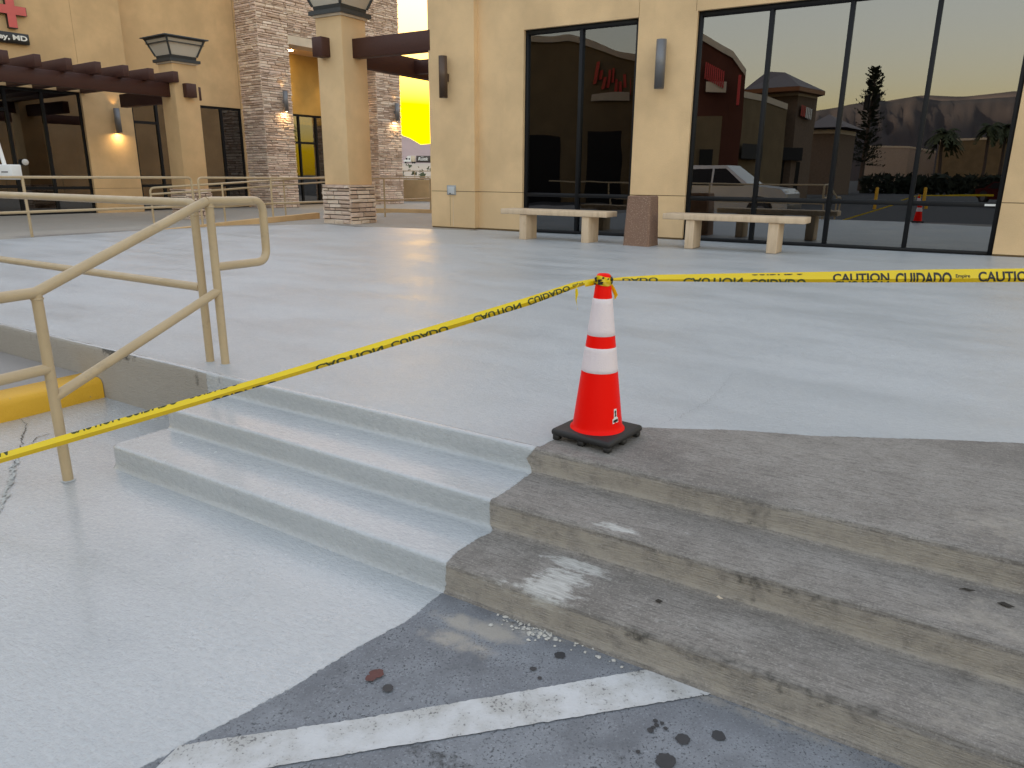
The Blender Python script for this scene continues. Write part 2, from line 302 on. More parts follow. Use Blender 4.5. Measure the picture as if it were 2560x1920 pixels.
# outer lot around it
o0, o1, t0, t1 = os_[0], os_[-1], ts[0], ts[-1]
m = MB()
for ta, tb, oa, ob in [(-30, 30, -1.6, o0), (t1, 30, o0, 1.86), (-30, t0, o0, 1.86)]:
    m.add([sto(ta, oa, -.003), sto(tb, oa, -.003), sto(tb, ob, -.003), sto(ta, ob, -.003)], [(0, 1, 2, 3)])
m2 = MB(); m2.add([sto(-60, -60, -.003), sto(40, -60, -.003), sto(40, -1.6, -.003), sto(-60, -1.6, -.003)], [(0, 1, 2, 3)]); struct(m2.build('asphalt_lot', MT['asphalt']))
P = np.array(m.v); struct(m.build('lot_surround', MT['coat_lot'], attrs=dict(paint_d=np.where(P@SO > 1, .4, -1.))))
# ---- steps: one concrete flight, three risers
R1, R2, R3 = 1.843, 2.158, 2.488; Z1, Z2 = .119, .2345
def profile():
    p = []
    def riser(o, za, zb):
        p.append((o-.020, za)); p.append((o-.012, za+.003)); p.append((o-.004, za+.011))
        for z in np.linspace(za+.025, zb-.022, 5): p.append((o, z))
        for a in (20, 45, 70): p.append((o+.014-.014*math.cos(rad(a)), zb-.014+.014*math.sin(rad(a))))
    riser(R1, 0, Z1); p.extend((o, Z1) for o in np.linspace(R1+.02, R2-.032, 11)); riser(R2, Z1, Z2); p.extend((o, Z2) for o in np.linspace(R2+.02, R3-.032, 11)); riser(R3, Z2, ZP); p.append((R3+.03, ZP)); return p
PR = profile(); TL = -3.57
def tb_of(o, z):                                           # where the coat ends along t
    if o < R1+.02: return -1.435
    if z < Z1+.004: return np.interp(o, OB1, TB1)
    if o < R2+.03: return -1.455
    if z < Z2+.004: return np.interp(o, OB2, TB2)
    return -1.47+.015*math.sin(z*60)
def bl(L, z): Q = [onz(x, y, z) for x, y in L]; Q.sort(key=lambda q: q@SO); return [q@SO for q in Q], [q@ST for q in Q]
c9 = lambda x, y: (900+x/3.6867, 1000+y/3.6867)
OB1, TB1 = bl([c9(*q) for q in [(1222, 1180), (1200, 1232), (1150, 1240), (1050, 1290), (930, 1380), (850, 1450), (765, 1485)]], Z1)
OB2, TB2 = bl([c9(*q) for q in [(1600, 660), (1480, 740), (1330, 850), (1225, 915)]], Z2)
ts = [TL, TL+.006, TL+.02]+list(np.arange(TL+.06, 3.2, .035)); V = []; rn = np.random.default_rng(3)
wob = {j: np.convolve(rn.normal(0, 1, len(ts)+20), np.ones(9)/9, 'same')[:len(ts)] for j in range(len(PR))}
W0 = np.convolve(rn.normal(0, 1, len(ts)+40), np.ones(25)/25, 'same')[:len(ts)]
nos = [i for i, (o, z) in enumerate(PR) if any(abs(z-zz) < .015 and abs(o-oo) < .016 for zz, oo in ((Z1, R1), (Z2, R2), (ZP, R3)))]
for i, t in enumerate(ts):
    for j, (o, z) in enumerate(PR):
        k = .0055 if (j in nos and t > -1.5) else .0016
        a = wob[j][i]*k+W0[i]*.006
        cx = .018 if i == 0 else (.006 if i == 1 else 0)    # rounded left end
        V.append(sto(t, o+a+(cx if j < len(PR)-1 else 0), z-(abs(wob[j][i])*.006 if j in nos and t > -1.5 else 0)-(.012 if j == 0 else 0)))
n = len(PR); m = MB(); m.add(V, [(i*n+j, (i+1)*n+j, (i+1)*n+j+1, i*n+j+1) for i in range(len(ts)-1) for j in range(n-1)], True)
# left end faces
for oa, ob, za in ((R1, R2+.01, Z1), (R2, R3+.01, Z2)):
    m.add([sto(TL, ob, -.01), sto(TL, oa+.018, -.01), sto(TL, oa+.018, za-.012), sto(TL+.008, oa+.026, za-.0005), sto(TL+.008, ob, za-.0005), sto(TL, ob, za-.012)], [(0, 1, 2, 5), (2, 3, 4, 5)])
P = np.array(m.v); tt = P@ST; oo = P@SO
pd = np.array([tb_of(o, z)-t for t, o, z in zip(tt, oo, P[:, 2])])
z_of = P[:, 2]
def multi(L): return np.maximum.reduce([np.where(np.abs(z_of-z) < .05, blobs(P, q, z), 0) for z, q in L])
A = dict(paint_d=pd,
    white=multi([(Z1, [(1372, 1472, .10, .085, 1.15), (1440, 1412, .14, .04, 1.1), (1405, 1445, .10, .06, 1.05), (1335, 1495, .07, .05, .9), (1290, 1470, .25, .08, .36), (1700, 1570, .5, .1, .28)]), (Z2, [(1540, 1320, .09, .03, 1.1), (1650, 1312, .14, .02, .45)]), (ZP, [(2560, 1320, .3, .2, .1)])]),
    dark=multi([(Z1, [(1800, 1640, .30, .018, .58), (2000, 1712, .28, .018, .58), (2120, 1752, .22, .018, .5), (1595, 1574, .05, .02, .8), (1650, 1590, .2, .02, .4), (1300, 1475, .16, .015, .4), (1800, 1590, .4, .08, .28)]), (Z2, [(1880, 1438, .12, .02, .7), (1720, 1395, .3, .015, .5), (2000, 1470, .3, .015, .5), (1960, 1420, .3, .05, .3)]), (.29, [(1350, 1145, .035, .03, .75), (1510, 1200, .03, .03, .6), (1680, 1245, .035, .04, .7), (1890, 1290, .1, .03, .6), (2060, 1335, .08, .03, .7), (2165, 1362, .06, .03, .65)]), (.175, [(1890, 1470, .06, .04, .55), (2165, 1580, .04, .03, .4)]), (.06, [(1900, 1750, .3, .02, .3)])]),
    sand_warm_light=multi([(Z1, [(2480, 1800, .45, .25, .6), (2400, 1720, .25, .2, .4)]), (Z2, [(2500, 1560, .4, .25, .62)]), (.06, [(1390, 1540, .09, .05, .9), (1800, 1690, .5, .06, .3)]), (.18, [(1700, 1400, .6, .1, .4), (1300, 1330, .2, .1, .45)]), (.29, [(1800, 1290, .8, .1, .35), (2300, 1400, .5, .1, .6)])]))
vi = np.arange(len(V)); A['dark'][vi] = np.maximum(A['dark'][vi], np.where(np.isin(vi % n, nos), .30, 0))
ris = [j for j, (o, z) in enumerate(PR) if j not in nos and any(abs(o-q) < .006 for q in (R1, R2, R3)) and not any(abs(z-q) < .001 for q in (Z1, Z2, ZP))]; A['sand_warm_light'][vi] = np.where(np.isin(vi % n, nos), 0, np.maximum(A['sand_warm_light'][vi], np.where(np.isin(vi % n, ris), .78, 0)))  # riser tan mostly paints in the warm light they catch; treads are also dirtier
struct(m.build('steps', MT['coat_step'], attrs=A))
# ---- plaza floor, coated, with the walkways behind it
bare_pl = [onz(x, y, ZP)[:2] for x, y in [(1344, 1119), (1383, 1099), (1440, 1078), (1598, 1066), (1660, 1069), (1850, 1074), (2042, 1088), (2339, 1096), (2560, 1106)]]
bare_pl += [sto(6, 3.3, 0)[:2], sto(6, 2.2, 0)[:2], sto(-1.4, 2.2, 0)[:2]]
back_pl = [onz(x, y, ZP)[:2] for x, y in [(0, 600.5), (200, 587), (385, 574), (480, 571), (600, 566), (700, 563), (790, 561), (812, 560), (880, 567), (960, 568), (1085, 573), (1200, 577)]]
back_pl = [sto(-18, 3.0, 0)[:2]]+back_pl+[fpt(-9, -.6, 0)[:2], fpt(8, -.6, 0)[:2], sto(9, 2.3, 0)[:2], sto(-18, 2.3, 0)[:2]]
ts = [-t for t in geo(5.2, 34, .12, 1.06)][::-1]+list(np.arange(-5.1, 2.4, .06))+geo(2.4, 12, .1, 1.15)[1:]; os_ = geo(R3+.03, 34, .04, 1.035)
m = grid(ts, os_, lambda t, o: sto(t, o, 0)); P = np.array(m.v); zz = floor_z(P[:, 0], P[:, 1])
und = .006*np.sin(P[:, 0]*1.3+.4)*np.sin(P[:, 1]*1.1)+.004*np.sin(P[:, 0]*.6-P[:, 1]*.9); und *= np.clip((P@SO-R3-.03)/1.2, 0, 1)
m.v = [(p[0], p[1], float(z+u)) for p, z, u in zip(P, zz, und)]
pd = np.minimum(sdist(P[:, :2], back_pl), -sdist(P[:, :2], bare_pl))
A = dict(paint_d=pd, white=np.zeros(len(P)), dark=blobs(P, [(1850, 1230, .6, .06, .25), (2200, 1130, .5, .05, .3)], ZP),
    sand_warm_light=np.where(sdist(P[:, :2], back_pl) < 0, 1.0, 0)+blobs(P, [(2000, 1120, .8, .1, .45), (1500, 1130, .3, .05, .5), (2560, 1330, .4, .3, .66), (2470, 1250, .35, .25, .42)], ZP))
PLAZA = struct(m.build('plaza_floor', MT['coat_plaza'], attrs=A))
# ---- retaining wall left of the steps
ts = list(np.arange(-17, TL+.05, .05)); zs = [-.02]+list(np.linspace(.02, ZP-.02, 8))+[ZP-.008, ZP-.002, ZP]
ofs = lambda z: R3+(0 if z < ZP-.01 else (.004 if z < ZP-.004 else .03 if z >= ZP else .012))
m = grid(ts, zs, lambda t, z: sto(t, ofs(z)+.002*math.sin(t*9)+.0015*math.sin(t*31+z*40), z)); P = np.array(m.v); tt = P@ST
A = dict(paint_d=np.where(P[:, 2] > ZP-.006, .5, tt+3.66), dark=np.maximum.reduce([.95*np.exp(-(((tt+4.58)/.26)**2+((P[:, 2]-ZP)/.06)**2)), .7*np.exp(-(((tt+3.75)/.05)**2+((P[:, 2]-.29)/.07)**2)), .6*np.exp(-(((tt+3.95)/.05)**2+((P[:, 2]-ZP)/.03)**2)), .25*np.exp(-(((tt+4.6)/.5)**2+((P[:, 2]-ZP)/.15)**2)), .35*np.exp(-(((tt+5.6)/.4)**2+((P[:, 2]-ZP)/.2)**2))]), sand_warm_light=np.full(len(P), 1.15), white=np.zeros(len(P)))
struct(m.build('retaining_wall', MT['coat_step'], attrs=A))
# ---- raised walk with yellow kerb
m = MB(); m.box((0, 0, 0), ST, SO, UZ, (-30, -5.05), (-8, R3-.003), (-.02, .128)); struct(m.build('raised_walk', MT['walk']))
m = MB(); k = 14
for i in range(k):
    a = -3+(R3-.005+3)*i/k; b = -3+(R3-.005+3)*(i+1)/k
ring = lambda o: [sto(-4.80, o, -.02), sto(-4.80, o, .095), sto(-4.812, o, .120), sto(-4.84, o, .134), sto(-5.048, o, .134), sto(-5.048, o, -.02)]
os2 = np.linspace(-3, R3-.004, 60); V = []
for i, o in enumerate(os2):
    w = .004*math.sin(o*7)+.003*math.sin(o*23+1)
    V += [p+ST*w*(1 if j < 4 else 0) for j, p in enumerate(ring(o))]
m.add(V, [(i*6+j, i*6+j+1, (i+1)*6+j+1, (i+1)*6+j) for i in range(59) for j in range(5)], True); m.add(V[-6:], [tuple(range(6))])
tag(m.build('yellow_kerb', MT['yellow']), 'yellow painted kerb of the raised walk beside the retaining wall', 'kerb')
# ---- white stripe on the lot
top = [(446, 1866), (520, 1853), (880, 1800), (1300, 1730), (1560, 1686), (1616, 1676)]; bot = [(330, 1980), (668, 1920), (1000, 1864), (1400, 1800), (1680, 1754), (1776, 1737)]
ev = lambda L, u: np.array([np.interp(u, np.linspace(0, 1, 6), [p[0] for p in L]), np.interp(u, np.linspace(0, 1, 6), [p[1] for p in L])])
V = []; us = np.linspace(0, 1, 160)
for i, u in enumerate(us):
    a = ev(top, u); b = ev(bot, u)
    for w in (0, .1, .5, .9, 1): q = a*(1-w)+b*w+(RNG.normal(0, .8, 2) if w in (0, 1) else 0); p = onz(q[0], q[1], 0); p[2] = .0035+(.004*math.sin(p[0]*1.7+p[1]*.9)*math.sin(p[1]*2.1)-.002)*min(1, max(0, (1.75-p@SO)/.5)); V.append(p)
m = MB(); m.add(V, [(i*5+j, i*5+j+1, (i+1)*5+j+1, (i+1)*5+j) for i in range(159) for j in range(4)])
nn = NT('worn_white_line'); d1 = nn.noise(9, 5, .6); d2 = nn.noise(110, 3)
nn.base(nn.mix(nn.ramp(nn.math('ADD', nn.math('MULTIPLY', d1, .5), nn.math('MULTIPLY', d2, .7)), .66, .80), nn.mix(nn.ramp(d1, .35, .7), (.58, .58, .585), (.43, .42, .40)), (.17, .165, .16)), .8); nn.bump(d2, .003)
struct(m.build('white_line', nn.m))
# ---- stains, cracks and chips
def stain(px, py, r, mat, z=.0022, n=22, asp=1.):
    c = onz(px, py, 0); V = [c+UZ*(z)+(ST*math.cos(a)*asp+SO*math.sin(a))*r*(1+.13*random.uniform(-1, 1)) for a in np.linspace(0, 2*math.pi, n, endpoint=False)]
    m = MB(); m.add(V, [tuple(range(n))]); m.build('oil_stain', mat, LOT)
oil = plain('oil_spot', (.03, .03, .033), .55, 0, .4, 60); redst = plain('red_stain', (.09, .022, .018), .5, 0, .4, 60)
for x, y, r in [(1707, 1848, .020), (1796, 1840, .019), (1664, 1903, .026), (1638, 1803, .007), (1655, 1809, .006), (1641, 1814, .007), (1633, 1820, .006), (1626, 1826, .009), (1664, 1822, .006), (1400, 1639, .017), (1333, 1673, .010), (1349, 1696, .007), (970, 1721, .016), (1595, 1880, .006)]: stain(x, y, r, oil)
for x, y, r in [(940, 1686, .019), (926, 1697, .014), (950, 1680, .010)]: stain(x, y, r, redst, .0026+.0006*random.random()+r*.03, 16, 1.2)
def crack(name, pts, w, mat, par, z, jit=.004):
    Q = [onz(x, y, z) for x, y in pts]; D = []
    for a, b in zip(Q[:-1], Q[1:]):
        k = max(2, int(np.linalg.norm(b-a)/.012)); D += [a+(b-a)*i/k+np.append(RNG.normal(0, jit, 2), 0) for i in range(k)]
    D.append(Q[-1]); m = MB(); V = []
    for i, p in enumerate(D):
        d = D[min(i+1, len(D)-1)]-D[max(i-1, 0)]; nrm = np.array([-d[1], d[0], 0]); nrm /= np.linalg.norm(nrm)+1e-9; ww = w*(.3+random.random())*math.sin(math.pi*(i+.5)/len(D))**.4
        V += [p+nrm*ww/2+UZ*.0045, p-nrm*ww/2+UZ*.0045]
    m.add(V, [(2*i, 2*i+1, 2*i+3, 2*i+2) for i in range(len(D)-1)]); return m.build(name, mat, par)
ckm = plain('crack_shadow', (.05, .045, .04), .95); ckp = plain('crack_filler', (.46, .47, .45), .7, 0, .2, 40, 120, .004)
c0 = lambda x, y: (x/3.6867, 900+y/3.6867)
crack('crack', [c0(*p) for p in [(185, 540), (240, 600), (235, 660), (200, 700), (205, 780), (150, 900), (120, 1000)]], .006, ckm, LOT, 0)
crack('crack', [c0(*p) for p in [(215, 800), (140, 960), (110, 1060), (60, 1200), (-10, 1420)]], .022, ckp, LOT, 0, .008)
crack('crack', [c0(*p) for p in [(290, 775), (340, 720), (440, 690), (500, 690)]], .006, ckm, LOT, 0, .002)
crack('crack', [(1600, 1075), (1650, 1062), (1700, 1042), (1760, 1010), (1800, 975), (1835, 930)], .0028, plain('hairline', (.36, .37, .38), .9), PLAZA, ZP, .006)
# loose chips along the foot of the first riser
m = MB()
for i in range(95):
    x = RNG.normal(1325, 38) if i < 62 else RNG.uniform(1220, 1560); q = onz(x, 1519.7+(x-1217)*.363+abs(RNG.normal(0, 14))+4, 0); r = random.uniform(.002, .0075)*(1 if i % 5 else 1.5)
    hh = r*random.uniform(.4, .8); a0 = random.uniform(0, 6); ring = [q+np.array([math.cos(a0+a), math.sin(a0+a), 0])*r*random.uniform(.6, 1.3)+UZ*.002 for a in (0, 1.3, 2.6, 3.8, 5)]
    m.add(ring+[q+UZ*(.003+hh)], [(j, (j+1) % 5, 5) for j in range(5)])
struct(m.build('concrete_chips', plain('chip', (.55, .53, .49), .9, 0, .3, 60)), 'stuff')
def scrap(name, label, cat, px, py, z, a, L, w, mat):
    q = onz(px, py, z)+UZ*.004; d = np.array([math.cos(a), math.sin(a), 0]); e = np.array([-d[1], d[0], 0]); m = MB()
    V = [q-d*L, q-d*L*.3+e*w+UZ*.006, q+d*L*.4+e*w*.8+UZ*.003, q+d*L+UZ*.004, q+d*L*.3-e*w, q-d*L*.4-e*w*.9+UZ*.002]
    m.prism([v-UZ*.0015 for v in V], V); tag(m.build(name, mat), label, cat)
leafm = plain('dead_leaf', (.03, .024, .018), .8, 0, .3, 60)
scrap('dead_leaf', 'small dark dead leaf lying on the middle step at the right edge', 'leaf', 2514, 1516, Z2, -.7, .022, .007, leafm)
scrap('twig', 'short dark bent twig on the middle step left of the dead leaf', 'twig', 2417, 1478, Z2, -.3, .022, .0025, leafm)
scrap('wood_splinter', 'pale wood splinter at the back of the lowest tread', 'splinter', 1798, 1497, Z1, -.8, .014, .003, MT['cream'])
scrap('dead_leaf', 'curled dark leaf on the lowest tread near its rear left', 'leaf', 1647, 1506, Z1, -.3, .012, .005, leafm)
scrap('pebble', 'dark pebble on the raised walk behind the yellow kerb', 'pebble', 144, 913, .128, 0, .02, .012, leafm)

# ------------------------------------------------------------------ right building
FB = thing('shop_building', 'tan stucco shop building with tall dark storefront windows behind the benches', 'building', fpt(-5, -3, 0))
WT = 7.6                                                   # wall top above plaza
SL, SCOR, PP = -10.16, -9.0, .15                           # pier on the left end
W2 = (-7.92, -5.535, 3.857); W3 = (-4.46, .40, 3.857); SR = 9.0; GZ = .79; G = .006
def fbox(m, s, p, z): return m.box(FE*0+FN*FK+UZ*ZP, FE, FN, UZ, s, p, z)
def wallpiece(s0, s1, z0, z1, p1=0., th=.3):
    m = MB(); fbox(m, (s0, s1), (p1-th, p1), (z0, z1)); return m.build('wall_panel', MT['stucco'], FB)
lowz, z0 = GZ-G, .035
for a, b in ((SCOR, W2[0]), (W2[1], W3[0]), (W3[1], SR)):
    wallpiece(a, b, z0, lowz); wallpiece(a, b, GZ+G, 3.857)
    m = MB(); fbox(m, (a+.001, b-.001), (-.25, -.012), (-.05, z0)); m.build('wall_foot', MT['groove'], FB)
    m = MB(); fbox(m, (a+.002, b-.002), (-.2, -.012), (lowz-.01, GZ+G+.01)); m.build('score_groove', MT['groove'], FB)
for a, b in ((SCOR, -5.535-.004), (-5.535+.004, -4.49-.004), (-4.49+.004, SR)): wallpiece(a, b, 3.8575, WT)
m = MB(); fbox(m, (-5.6, -4.4), (-.25, -.010), (3.87, WT-.02)); m.build('seam_groove', MT['groove'], FB)
wallpiece(SL, SCOR, z0, lowz, PP, .6); wallpiece(SL, SCOR, GZ+G, WT, PP, .6)
m = MB(); fbox(m, (SL+.012, SCOR-.012), (-.4, PP-.012), (-.05, z0)); m.build('wall_foot', MT['groove'], FB)
m = MB(); fbox(m, (SL+.012, SCOR-.012), (-.4, PP-.012), (lowz-.01, GZ+G+.01)); m.build('score_groove', MT['groove'], FB)
# sides, back, roof
m = MB(); fbox(m, (SL, SL+.3), (-18, -.46), (-.4, WT-.002)); m.build('side_wall', MT['stucco'], FB)
m = MB(); fbox(m, (SR-.3, SR), (-18, -.31), (-.4, WT-.002)); m.build('side_wall', MT['stucco'], FB)
m = MB(); fbox(m, (SL, SR), (-18.3, -18.003), (-.4, WT-.002)); m.build('back_wall', MT['stucco'], FB)
m = MB(); fbox(m, (SL+.31, SR-.31), (-17.99, -.31), (WT-.4, WT-.2)); m.build('roof', MT['walk'], FB)
m = MB(); fbox(m, (SCOR, SR-.35), (-6, -.45), (-.06, -.03)); m.build('interior_floor', MT['dark'], FB)
m = MB(); fbox(m, (SCOR, SR-.35), (-6.1, -6), (-.03, 4.5)); fbox(m, (SCOR, SR-.35), (-6, -.35), (4.2, 4.3)); m.build('interior_wall', MT['dark'], FB)
for s in (SCOR-.1, -5.1, 1.6): m = MB(); fbox(m, (s, s+.15), (-5.99, -.45), (-.03, 4.19)); m.build('interior_wall', MT['dark'], FB)
m = MB()
for i in range(15): c = fpt(-9.6+random.uniform(-.3, .3), PP-.0, 1.4+random.uniform(-.2, .2))
def window(label, rng, muls, gm, tilt, low=.79):
    a, b, zt = rng; wd = thing('storefront_window', label, 'window', fpt((a+b)/2, -.12, 0)); fr = (-.19, -.07); fw = .065
    def bar(name, s, z, p=fr): m = MB(); fbox(m, s, p, z); return m.build(name, MT['frame'], wd, .004, 1)
    bar('jamb', (a, a+fw), (0, zt)); bar('jamb', (b-fw, b), (0, zt)); bar('head', (a+fw, b-fw), (zt-.085, zt)); bar('sill', (a+fw, b-fw), (.0, .055), (-.19, -.055))
    ed = [a+fw]+list(muls)+[b-fw]
    for s in muls: bar('mullion', (s-.034, s+.034), (.055, zt-.085), (-.19, -.06))
    for i in range(len(ed)-1):
        x0 = ed[i]+(.034 if i else 0); x1 = ed[i+1]-(.034 if i < len(ed)-2 else 0)
        bar('transom', (x0, x1), (low-.075, low), (-.19, -.065))
        for za, zb in ((.055, low-.075), (low, zt-.085)):
            for nm, p, mt, k in (('pane', -.12, gm, 0), ('inner_pane', -.145, MT['glass_in'], 1)):
                ta, tz = tilt(i, za < .5, k); m = MB(); cs = (x0+x1)/2; cz = (za+zb)/2; V = []
                for q in (0, -.005):
                    for s, z in ((x0, za), (x1, za), (x1, zb), (x0, zb)): V.append(fpt(s, p+q+(s-cs)*ta+(z-cz)*tz, z))
                m.prism(V[4:], V[:4]); m.build(nm, mt, wd)
    return wd
def tl(i, lo, k): return ((.000, -.0006) if not k else (.0055, -.001)) if not lo else ((.002*(i % 2), -.003) if not k else (.010, -.003))
window('two bay black framed storefront window behind the bench nearer the trash can', W2, [-6.70], MT['glass_wavy'], tl)
wb = window('wide four bay black framed storefront window reflecting hills and shops', W3, [-3.235, -2.015, -.81], MT['glass'], tl)
m = MB(); fbox(m, (.19, .33), (-.066, -.0635), (.735, .765)); m.build('sticker', MT['white'], wb)
# sconces on the facade
def sconce(name, label, base, nrm, along, h, r, mat, lit=False, group=None, armside=1):
    """up-down cylinder sconce; base = point on the wall at its middle"""
    t = thing(name, label, 'wall light', base, group); c = np.array(base)+nrm*(r+.075); m = MB()
    m.lathe(c, [(r*.86, -h/2+.01), (r, -h/2), (r, h/2), (r*.86, h/2), (r*.84, h/2-.03), (0, h/2-.03)], 28); cyl = m.build('cylinder', mat, t)
    m = MB(); m.box(c, along, nrm, UZ, (-.03, .03), (-r-.075, -r*.7), (-.075, .075)); m.build('bracket', mat, t)
    m = MB(); m.lathe(c, [(0, -h/2+.012), (r*.86, -h/2+.012)], 24); m.build('lens', MT['warm'] if lit else MT['frost'], cyl)
    if lit:
        for sg in (-1, 1):
            l = bpy.data.lights.new('lamp', 'SPOT'); l.energy = lit; l.color = (1, .62, .22); l.spot_size = rad(75); l.spot_blend = .8; l.shadow_soft_size = .03
            lo = bpy.data.objects.new('lamp', l); COL.objects.link(lo); setpar(lo, t); lo.location = tuple(c-nrm*r*.4+UZ*sg*(h/2+.01)); d = Vector(tuple(-nrm*.22+UZ*sg)); lo.rotation_euler = d.to_track_quat('-Z', 'Y').to_euler()
    return t
sconce('wall_sconce', 'bronze cylinder wall light on the pier of the tan shop', fpt(-9.66, PP, 3.07), FN, FE, .80, .088, MT['sconce_b'], group='cylinder wall lights')
sconce('wall_sconce', 'grey cylinder wall light between the two storefront windows', fpt(-5.02, 0, 3.03), FN, FE, .80, .088, MT['sconce'], group='cylinder wall lights')
# weatherproof socket with a thin conduit scar below
so = thing('outdoor_socket', 'grey weatherproof outlet cover low on the stucco pier', 'outlet', fpt(-9.6, PP, .82)); s0_, zc = -9.6, .815
m = MB(); fbox(m, (s0_-.115, s0_+.115), (PP, PP+.02), (zc-.10, zc+.10)); m.build('plate', plain('grey_cover', (.33, .35, .37), .5), so, .006)
m = MB(); fbox(m, (s0_-.075, s0_+.095), (PP+.02, PP+.055), (zc-.085, zc+.075)); cov = m.build('cover', plain('pale_cover', (.5, .52, .53), .35), so, .012)
m = MB(); fbox(m, (s0_-.02, s0_+.01), (PP+.055, PP+.061), (zc-.08, zc-.06)); m.build('latch', MT['black'], cov)
for ds in (-.05, .03): m = MB(); fbox(m, (s0_+ds, s0_+ds+.006), (PP-.001, PP+.0025), (.06, .70)); m.build('caulk_line', MT['groove'] if ds < 0 else MT['cream'], so)
# benches
def bench(label, L1, L2, S1, S2):
    """pixels of leg front bottoms (left edge,right edge,y) and slab front lower corners"""
    a = onz(L1[0], L1[2], ZP); p = a@FN-FK; s = lambda x, y: onplane(x, y, FN, FK+p)
    q0, q1 = s(*S1), s(*S2); s0, s1 = q0@FE, q1@FE; zb = (q0[2]+q1[2])/2-ZP; t = thing('concrete_bench', label, 'bench', fpt((s0+s1)/2, p-.2, 0), 'concrete benches against the storefront')
    for L in (L1, L2):
        l0 = s(L[0], L[2])@FE; l1 = s(L[1], L[2])@FE; m = MB(); fbox(m, (l0, l1), (p-.40, p), (0, zb)); m.build('leg', MT['bench'], t, .008)
    m = MB(); fbox(m, (s0-.02, s1), (p-.44, p+.03), (zb+.001, zb+.095)); m.build('seat', MT['bench'], t, .014); return p, s0, s1, zb
x5 = lambda x, y, ox: (ox+x/5.53, 480+y/5.53)
b1 = bench('tan concrete bench left of the brown trash can', (1297.9, 1314.6, 598.6), (1452, 1470.6, 607.4), x5(85, 292, 1240), x5(1530, 366, 1240))
b2 = bench('tan concrete bench right of the brown trash can before the wide window', (1709.6, 1731, 621.2), (1914, 1940, 631), x5(110, 382, 1640), x5(2065, 441, 1640))
# trash can
q = onz(1621, 617.5, ZP); sc, pc_ = q@FE, q@FN-FK; TC = thing('trash_can', 'brown exposed aggregate concrete trash can between the benches', 'trash can', fpt(sc-.25, pc_-.25, 0)); w = .235
def rg(k, z, c=.0): 
    ce = fpt(sc-w, pc_-w, z); g = [(1, c), (c, 1)]; out = []
    for sx, sy in ((1, 1), (-1, 1), (-1, -1), (1, -1)):
        pr_ = [(1, .86), (.86, 1)] if sx*sy > 0 else [(.86, 1), (1, .86)]
        for u, v in pr_: out.append(ce+FE*u*sx*w*k+FN*v*sy*w*k)
    return out
m = MB(); rr = [rg(1.0, 0), rg(.985, .05), rg(.86, .80), rg(.80, .815), rg(.66, .815), rg(.64, .45)]
for a, b in zip(rr[:-1], rr[1:]): m.add(a+b, [(i, (i+1) % 8, 8+(i+1) % 8, 8+i) for i in range(8)])
m.add(rr[-1], [tuple(range(8))]); m.build('body', MT['agg'], TC)
m = MB(); m.add([p+UZ*(.02+.02*math.sin(i*2.3)) for i, p in enumerate(rg(.62, .76))]+[fpt(sc-w, pc_-w, .80)], [(i, (i+1) % 8, 8) for i in range(8)]); m.build('bag', MT['dark'], TC)

# ------------------------------------------------------------------ tan pipe rails
def rail(label, posts, lines, r=.025, group='tan painted pipe railings', name='pipe_railing', rads=None):
    loc = posts[0][0]; t = thing(name, label, 'railing', loc, group)
    for a, b in posts: m = MB(); m.tube([np.array(a)-UZ*.01, b], r*.96, 14); m.build('post', MT['rail'], t)
    for nm, pts, rc in lines: m = MB(); m.tube(arc(pts, rc, 8) if rc else pts, r, 14); m.build(nm, MT['rail'], t)
    if np.hypot(loc[0], loc[1]) < 6:                       # rough coat round the feet, weld beads at the heads
        for a, b in posts[:2]:
            m = MB(); c = np.array(a)+UZ*.001; k = 18; rs = [.030+.007*random.random() for _ in range(k)]; V = [c+np.array([math.cos(2*math.pi*i/k)*q, math.sin(2*math.pi*i/k)*q, z]) for q_, z in ((1, 0), (.9, .003)) for i, q in enumerate([x*q_ for x in rs])]; V += [c+np.array([math.cos(2*math.pi*i/k)*.02, math.sin(2*math.pi*i/k)*.022, .005]) for i in range(k)]
            m.add(V, [(j*k+i, j*k+(i+1) % k, (j+1)*k+(i+1) % k, (j+1)*k+i) for j in range(2) for i in range(k)], True); m.build('foot_coating', plain('foot_coat', (.40, .42, .43), .4, 0, .2, 60), t)
            m = MB(); q = np.array(b)-UZ*(r+.004); m.lathe(q, [(r*.95, -.006), (r*1.10, -.003), (r*1.12, .002), (r*1.02, .006)], 20); m.build('weld_bead', MT['rail'], t)
    return t
pl_ = onz(171, 1201, 0); pb = onz(564, 911, ZP); hd = (pb-pl_)*np.array([1, 1, 0]); hd /= np.linalg.norm(hd); P_ = lambda d, z: pl_*np.array([1, 1, 0])+hd*d+UZ*z
D2 = (pb-pl_)@hd
t = rail('near tan stair handrail with an end loop, between the yellow kerb and the steps', [(P_(0, 0), P_(0, .925)), (P_(D2, ZP), P_(D2, 1.30))],
    [('top_rail', [P_(0, .925), P_(D2-.02, 1.303)], 0), ('loop', [P_(D2-.02, 1.303), P_(D2+.42, 1.298), P_(D2+.42, .925), P_(D2, .93)], .085),
     ('loop', [P_(0, .925), P_(-.42, .922), P_(-.42, .565), P_(0, .568)], .085), ('mid_rail', [P_(0, .425), P_(D2, .790)], 0)])
G_ = lambda tt, z: sto(tt, 2.656, z)
rail('near tan guard railing along the top of the retaining wall', [(G_(-3.855, ZP), G_(-3.855, 1.25)), (G_(-7.3, ZP), G_(-7.3, 1.29)), (G_(-10.8, ZP), G_(-10.8, 1.29))],
    [('top_rail', [G_(-3.855, 1.2), G_(-3.855, 1.291), G_(-13.2, 1.291)], .07), ('mid_rail', [G_(-3.87, .802), G_(-13.2, .825)], 0)])
h_ = .93
